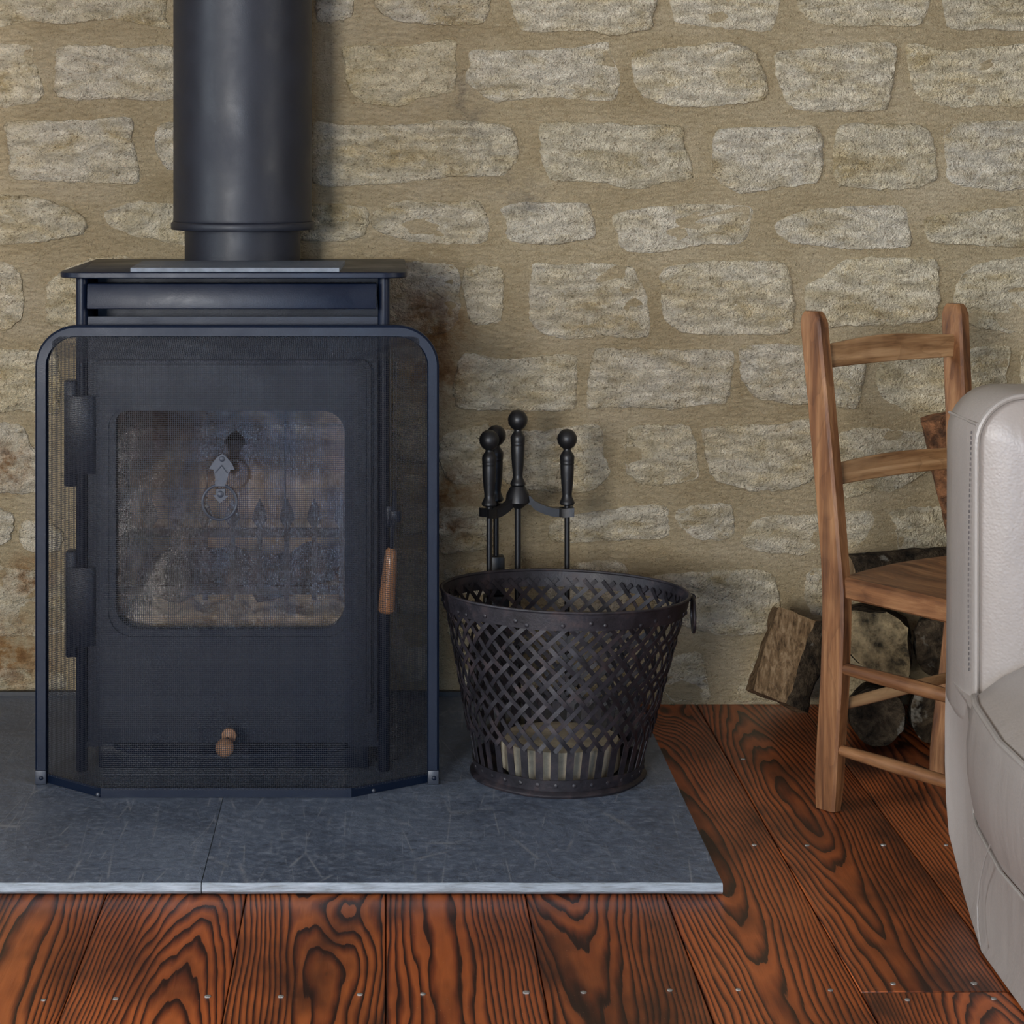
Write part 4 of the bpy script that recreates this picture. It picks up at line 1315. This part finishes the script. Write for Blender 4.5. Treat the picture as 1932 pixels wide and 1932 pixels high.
def rung(a, b, r, mat):
    path = [a.lerp(b, k / 8) for k in range(9)]
    rad = [r * (0.78 + 0.22 * math.sin(PI * min(1, max(0, (k / 8) * 0.86 + 0.07)))) * (1 + 0.06 * noise.noise(Vector((k * 1.3, a.z * 50, 0)))) for k in range(9)]
    mk('rung', tube(path, rad, 10), mat, chair)
def at(v, z):
    return Vector((v.x, v.y, z))
for z, r in ((0.1985, 0.0098), (0.0860, 0.0090)):
    rung(at(post_c(z, 0) + N * 0.012, z), at(legL - N * 0.010, z - 0.002), r, W_N)
    rung(at(post_c(z, 1) + N * 0.012, z), at(legR - N * 0.010, z - 0.002), r, W_N)
rung(at(post_c(0.142, 0) + U * 0.008, 0.142), at(post_c(0.142, 1) - U * 0.008, 0.145), 0.0085, W_U)
rung(at(legL + U * 0.010, 0.15), at(legR - U * 0.010, 0.15), 0.0088, W_U)

# ------------------------------------------------------------------ leather sofa
sofa = empty('leather_sofa', (1.15, 2.1, 0), 'pale beige leather sofa with piped seams at the right in front of the chair', 'sofa')
SXL, SXR = 0.690, 1.62
YB0, YB1 = 2.486, 2.620
ZTOP = 0.622
def back_ring(y, ins, crown=0.0):
    pts = []
    for x, z in rr(SXL + ins, SXR - ins, 0.215 + ins, ZTOP - 0.008 - ins, (0.02, 0.02, max(0.012, 0.055 - ins), max(0.012, 0.055 - ins)), 8):
        f = (z - 0.215) / (ZTOP - 0.215)
        side = 1 if x < 0.9 else 0
        x2 = x + (0.004 * math.cos(PI * (f - 0.4)) * -1 if side else 0)
        zz = z + (0.010 * math.sin(PI * min(1, max(0, (x - SXL) / (SXR - SXL)))) ** 0.6 if z > 0.5 else 0)
        pts.append(Vector((x2, y, zz)))
    return pts
rings = [back_ring(YB1 - 0.004, 0.10), back_ring(YB1, 0.03), back_ring(YB1 - 0.002, 0.010), back_ring(YB1 - 0.012, 0.001), back_ring(YB1 - 0.05, -0.002), back_ring(YB0 + 0.04, -0.002), back_ring(YB0 + 0.008, 0.001),
         back_ring(YB0, 0.004), back_ring(YB0 - 0.004, 0.012), back_ring(YB0 - 0.012, 0.030), back_ring(YB0 - 0.022, 0.070), back_ring(YB0 - 0.027, 0.13), back_ring(YB0 - 0.028, 0.17)]
bk = mk('back', loft(rings), LEATHER, sofa, angle=60)
pp = back_ring(YB0 - 0.001, 0.0025)
pipe = [p + Vector((0, -0.0015, 0)) for p in pp if p.z > 0.235]
pipe.sort(key=lambda p: 0)
def dens(path, n):
    out = []
    for a, b in zip(path, path[1:]):
        k = max(1, int((b - a).length / n))
        for i in range(k):
            out.append(a.lerp(b, i / k))
    out.append(path[-1])
    return out
# order: start at lower left, go up, over the top and down the right
order = [p for p in pp]
left_up = [Vector((order[0].x, order[0].y, 0.24))]
tl = order[-9:][::-1]      # top-left corner, reversed = going up
tr_ = order[18:27][::-1]
mk('piping', tube(dens([Vector((tl[0].x, YB0 - 0.002, 0.25))] + [p + Vector((0, -0.002, 0)) for p in tl] + [p + Vector((0, -0.002, 0)) for p in tr_] + [Vector((tr_[-1].x, YB0 - 0.002, 0.25))], 0.03), 0.0036, 8), PIPING, bk)
# seam across the top gusset at the corner
seam = [back_ring(y, 0.0)[-3] + Vector((-0.0004, 0, 0.0006)) for y in (YB0, YB0 + 0.03, YB0 + 0.06, YB0 + 0.09, YB1 - 0.012)]
mk('piping', tube(seam, 0.0022, 6), PIPING, bk)
# stitch line on the side gusset
for k in range(46):
    z = 0.29 + k * 0.0062
    q = Vector((SXL + 0.0015, YB0 + 0.011, z))
    f = (z - 0.215) / (ZTOP - 0.215)
    q.x = SXL - 0.004 * math.cos(PI * (f - 0.4)) - 0.0004
    mk('stitch', box(q.x - 0.0003, q.x + 0.0008, q.y - 0.0004, q.y + 0.0004, z, z + 0.0036), STITCH, bk, smooth=False)
# base body: profile in YZ swept along X
prof = [(2.612, 0.26), (2.617, 0.20), (2.617, 0.15), (2.612, 0.105), (2.598, 0.066), (2.570, 0.035), (2.530, 0.017), (2.470, 0.007), (2.38, 0.003), (1.45, 0.003), (1.45, 0.20), (1.48, 0.22), (2.44, 0.22), (2.48, 0.26)]
def base_ring(x, ins):
    cy, cz = 2.05, 0.13
    res = []
    for y, z in prof:
        yy = y - ins * (1 if y > cy else -1)
        zz = z + ins * (1 if z < 0.1 else -1)
        res.append(Vector((x, yy, max(0.0006, zz))))
    return res
def flare(y):
    t = min(1.0, max(0.0, (2.61 - y) / 0.36))
    return 0.036 * t * t * (3 - 2 * t)
rings = []
for x, ins in ((SXL + 0.006, 0.012), (SXL + 0.001, 0.004), (SXL, 0.0), (SXL + 0.01, 0.0), (1.1, 0.0), (SXR, 0.0), (SXR + 0.006, 0.012)):
    ring = base_ring(x, ins)
    for p in ring:
        if x < 0.8:
            p.x -= flare(p.y)
        if p.z < 0.05 and x < 0.8:
            p.x += 0.004
    rings.append(ring)
mk('base', loft(rings), LEATHER, sofa, angle=50)
def outx(y):
    return SXL - flare(y)
# vertical side seam with stitches
def sidept(px, py):
    Y = 2.42
    for _ in range(12):
        x = outx(Y)
        Y = x * F / (px - CX)
    return P(px, py, Y) + Vector((0.0002, 0, 0))
sm = [sidept(*q) for q in ((1872, 1585), (1858, 1620), (1848, 1665), (1844, 1710), (1845, 1750), (1850, 1785))]
mk('side_seam', tube(sm, 0.0010, 6), PIPING, sofa)
# arms: swept along Y
def arm(xo, xi, name):
    sgn = 1 if xi > xo else -1
    w = abs(xi - xo)
    rings = []
    # (y, rear rounding)
    for y, ins in ((2.470, 0.045), (2.468, 0.020), (2.460, 0.006), (2.445, 0.0), (2.40, -0.003), (2.25, -0.006), (2.0, -0.006), (1.7, -0.004), (1.52, 0.0), (1.47, 0.01), (1.455, 0.04)):
        ring = []
        for u, z in ((0.006, 0.135), (0.000, 0.150), (-0.006, 0.185), (-0.007, 0.220), (-0.003, 0.250), (0.0, 0.268), (0.004, 0.273), (0.012, 0.279), (0.032, 0.294), (0.070, 0.312), (0.12, 0.318), (w - 0.02, 0.305), (w, 0.27), (w, 0.135)):
            uu = u + ins * (1 if u < w / 2 else -1)
            zz = z - max(0, ins) * (0.6 if z > 0.2 else -0.6)
            ring.append(Vector((xo + sgn * uu + (outx(y) - SXL if sgn > 0 else 0) + (0.014 * sgn if sgn > 0 else 0) , y, zz)))
        rings.append(ring if sgn < 0 else ring[::-1])
    return rings
ra = arm(SXL - 0.012, 0.885, 'arm')
am = mk('arm', loft(ra), LEATHER, sofa, angle=60)
rb = arm(SXR + 0.006, SXR - 0.19, 'arm')
mk('arm', loft(rb), LEATHER, sofa, angle=60)
# piping along the arm's outer top edge, round its rear end, and along its lower seam
def apt(i, j):
    r = ra[i][::-1]
    return r[j]
pth = [apt(0, 10) + Vector((0, 0.002, 0.004)), apt(0, 9) + Vector((0, 0.002, 0.003)), apt(0, 8) + Vector((-0.006, 0.002, 0.002)), apt(1, 7) + Vector((-0.004, 0.002, 0)), apt(1, 6) + Vector((-0.004, 0.001, 0)), apt(2, 6) + Vector((-0.002, 0, 0))] + [apt(i, 6) + Vector((-0.002, 0, 0)) for i in range(3, 10)]
mk('piping', tube(dens(pth, 0.02), 0.0040, 8), PIPING, am)
pth = [apt(1, 4) + Vector((0.004, 0.0, -0.05)), apt(2, 1)] + [apt(i, 0) + Vector((-0.004, 0, 0.002)) for i in range(3, 10)]
mk('piping', tube(dens(pth, 0.02), 0.0022, 8), PIPING, am)
cush = []
for z, d in ((0.2205, 0.02), (0.226, 0.004), (0.25, 0.0), (0.275, 0.006), (0.285, 0.03), (0.288, 0.1)):
    cush.append([Vector((x, y, z)) for x, y in rr(0.892 + d, SXR - 0.192 - d, 1.46 + d, 2.445 - d, max(0.01, 0.05 - d), 6)])
mk('seat_cushion', loft(cush), LEATHER, sofa, angle=60)

# ------------------------------------------------------------------ log pile behind the chair
def log(name, p0, p1, sec, up, label, seed, end_mat=None, rough=0.10, wood=None):
    """sec: list of (a, b, kind) section corners; kind of the edge that follows: b bark, w split wood"""
    p0, p1 = Vector(p0), Vector(p1)
    ax = (p1 - p0).normalized()
    a_ = (Vector(up) - ax * Vector(up).dot(ax)).normalized()
    b_ = ax.cross(a_)
    base = p0.lerp(p1, 0.5)
    t = empty(name, base, label, 'log', 'firewood logs stacked behind the chair')
    size = max(math.hypot(a, b) for a, b, k in sec)
    NL, NE = 12, 6
    def disp(v):
        q = v * 32 + Vector((seed, seed * 2, 0))
        return Vector((noise.noise(q), noise.noise(q + Vector((7, 0, 0))), noise.noise(q + Vector((0, 9, 0))))) * size * rough + \
               Vector((noise.noise(q * 3.1), noise.noise(q * 3.1 + Vector((7, 0, 0))), noise.noise(q * 3.1 + Vector((0, 9, 0))))) * size * rough * 0.4
    n = len(sec)
    ringpts = []
    kinds = []
    for i in range(n):
        a, b = sec[i], sec[(i + 1) % n]
        for k in range(NE):
            s = k / NE
            x, y = a[0] + (b[0] - a[0]) * s, a[1] + (b[1] - a[1]) * s
            if a[2] == 'b':
                l = math.hypot(x, y)
                bulge = 1 + 0.10 * math.sin(PI * s)
                x, y = x * bulge, y * bulge
            ringpts.append((x, y)); kinds.append(a[2])
    rings = []
    for m in range(NL + 1):
        c = p0.lerp(p1, m / NL)
        row = []
        for x, y in ringpts:
            v = c + a_ * x + b_ * y
            v = v + disp(v)
            v.z = max(v.z, 0.001)
            v.y = min(v.y, RY1 - 0.014)
            row.append(v)
        rings.append(row)
    m_ = len(ringpts)
    for kind, nm, mat in (('b', 'bark', BARK), ('w', 'split_face', wood or LOGWOOD)):
        idxs = [j for j in range(m_) if kinds[j] == kind]
        if not idxs:
            continue
        V, Fc, remap = [], [], {}
        def vid(r, j):
            key = (r, j % m_)
            if key not in remap:
                remap[key] = len(V); V.append(rings[r][j % m_])
            return remap[key]
        for r in range(NL):
            for j in idxs:
                Fc.append([vid(r, j), vid(r, j + 1), vid(r + 1, j + 1), vid(r + 1, j)])
        mk(nm, (V, Fc), mat, t, angle=70)
    for row, flip in ((rings[0], True), (rings[-1], False)):
        c = sum(row, Vector((0, 0, 0))) / m_
        V = list(row) + [c + (v - c) * 0.5 + disp(v) * 0.2 for v in row] + [c]
        Fc = []
        for j in range(m_):
            k = (j + 1) % m_
            Fc += [[j, k, m_ + k, m_ + j], [m_ + j, m_ + k, 2 * m_]]
        if flip:
            Fc = [f[::-1] for f in Fc]
        mk('cut_end', (V, Fc), end_mat or LOGWOOD, t, angle=70)
    return t
MOSSY = make_simple('lichened_wood', (0.27, 0.20, 0.105, 1), 0.95, 26.0, 0.85, bump=1.0, dist=0.02)
# split log at the left, leaning, pale split face towards the room
log('firewood_log', P(1461, 1322, 3.280), P(1512, 1166, 3.310),
    [(-0.034, 0.046, 'b'), (0.030, 0.044, 'b'), (0.048, 0.010, 'w'), (0.028, -0.044, 'w'), (-0.030, -0.040, 'b'), (-0.044, 0.006, 'b')],
    (0, -1, 0.1), 'split log leaning at the left end of the firewood pile, brown split face showing', 1.0)
def rnd_sec(r, kinds='bbbbbbbb', sq=1.0):
    k = len(kinds)
    return [(r * math.cos(2 * PI * i / k), r * sq * math.sin(2 * PI * i / k), kinds[i]) for i in range(k)]
# big log with its rough end towards the camera, under the seat
log('firewood_log', P(1650, 1208, 3.240), P(1652, 1195, 3.44), [(-0.062, 0.046, 'b'), (0.024, 0.050, 'b'), (0.042, 0.004, 'b'), (0.040, -0.048, 'b'), (-0.004, -0.056, 'b'), (-0.042, -0.008, 'b')], (0, 0, 1),
    'thick log with rough lichened end seen under the chair seat', 2.0, MOSSY)
log('firewood_log', P(1782, 1222, 3.235), P(1782, 1209, 3.40), [(-0.046, 0.034, 'b'), (0.020, 0.046, 'b'), (0.044, 0.010, 'b'), (0.036, -0.038, 'b'), (-0.020, -0.042, 'b'), (-0.046, -0.010, 'b')], (0, 0, 1),
    'dark barked log with white lichen spots beside the right chair leg', 3.0, BARK)
log('firewood_log', P(1655, 1352, 3.20), P(1650, 1335, 3.44), rnd_sec(0.041), (0, 0, 1),
    'dark log lying lowest on the floor under the chair', 4.0, BARK)
log('firewood_log', P(1768, 1350, 3.22), P(1768, 1333, 3.44), rnd_sec(0.042), (0, 0, 1),
    'dark log on the floor at the right behind the chair rungs', 5.0, BARK)
log('firewood_log', P(1600, 1086, 3.340), P(1850, 1068, 3.368), rnd_sec(0.034, 'bbbbbbb', 0.9), (0, 0, 1),
    'crusty barked log topping the pile just above the chair seat', 6.0)
REDWOOD = make_simple('red_split_wood', (0.20, 0.085, 0.035, 1), 0.85, 40.0, 0.7, bump=1.0, dist=0.02)
log('firewood_log', P(1856, 1165, 3.430), P(1768, 785, 3.435), [(-0.024, 0.022, 'w'), (0.020, 0.024, 'w'), (0.028, -0.004, 'w'), (0.012, -0.028, 'w'), (-0.024, -0.022, 'b')], (0, -1, 0),
    'reddish split log standing upright against the wall behind the chair back', 7.0, REDWOOD, 0.16, REDWOOD)
log('firewood_log', P(1570, 1360, 3.34), P(1572, 1350, 3.45), rnd_sec(0.020, 'bbbbbb'), (0, 0, 1),
    'thin dark log on the floor behind the near chair leg', 8.0, BARK)
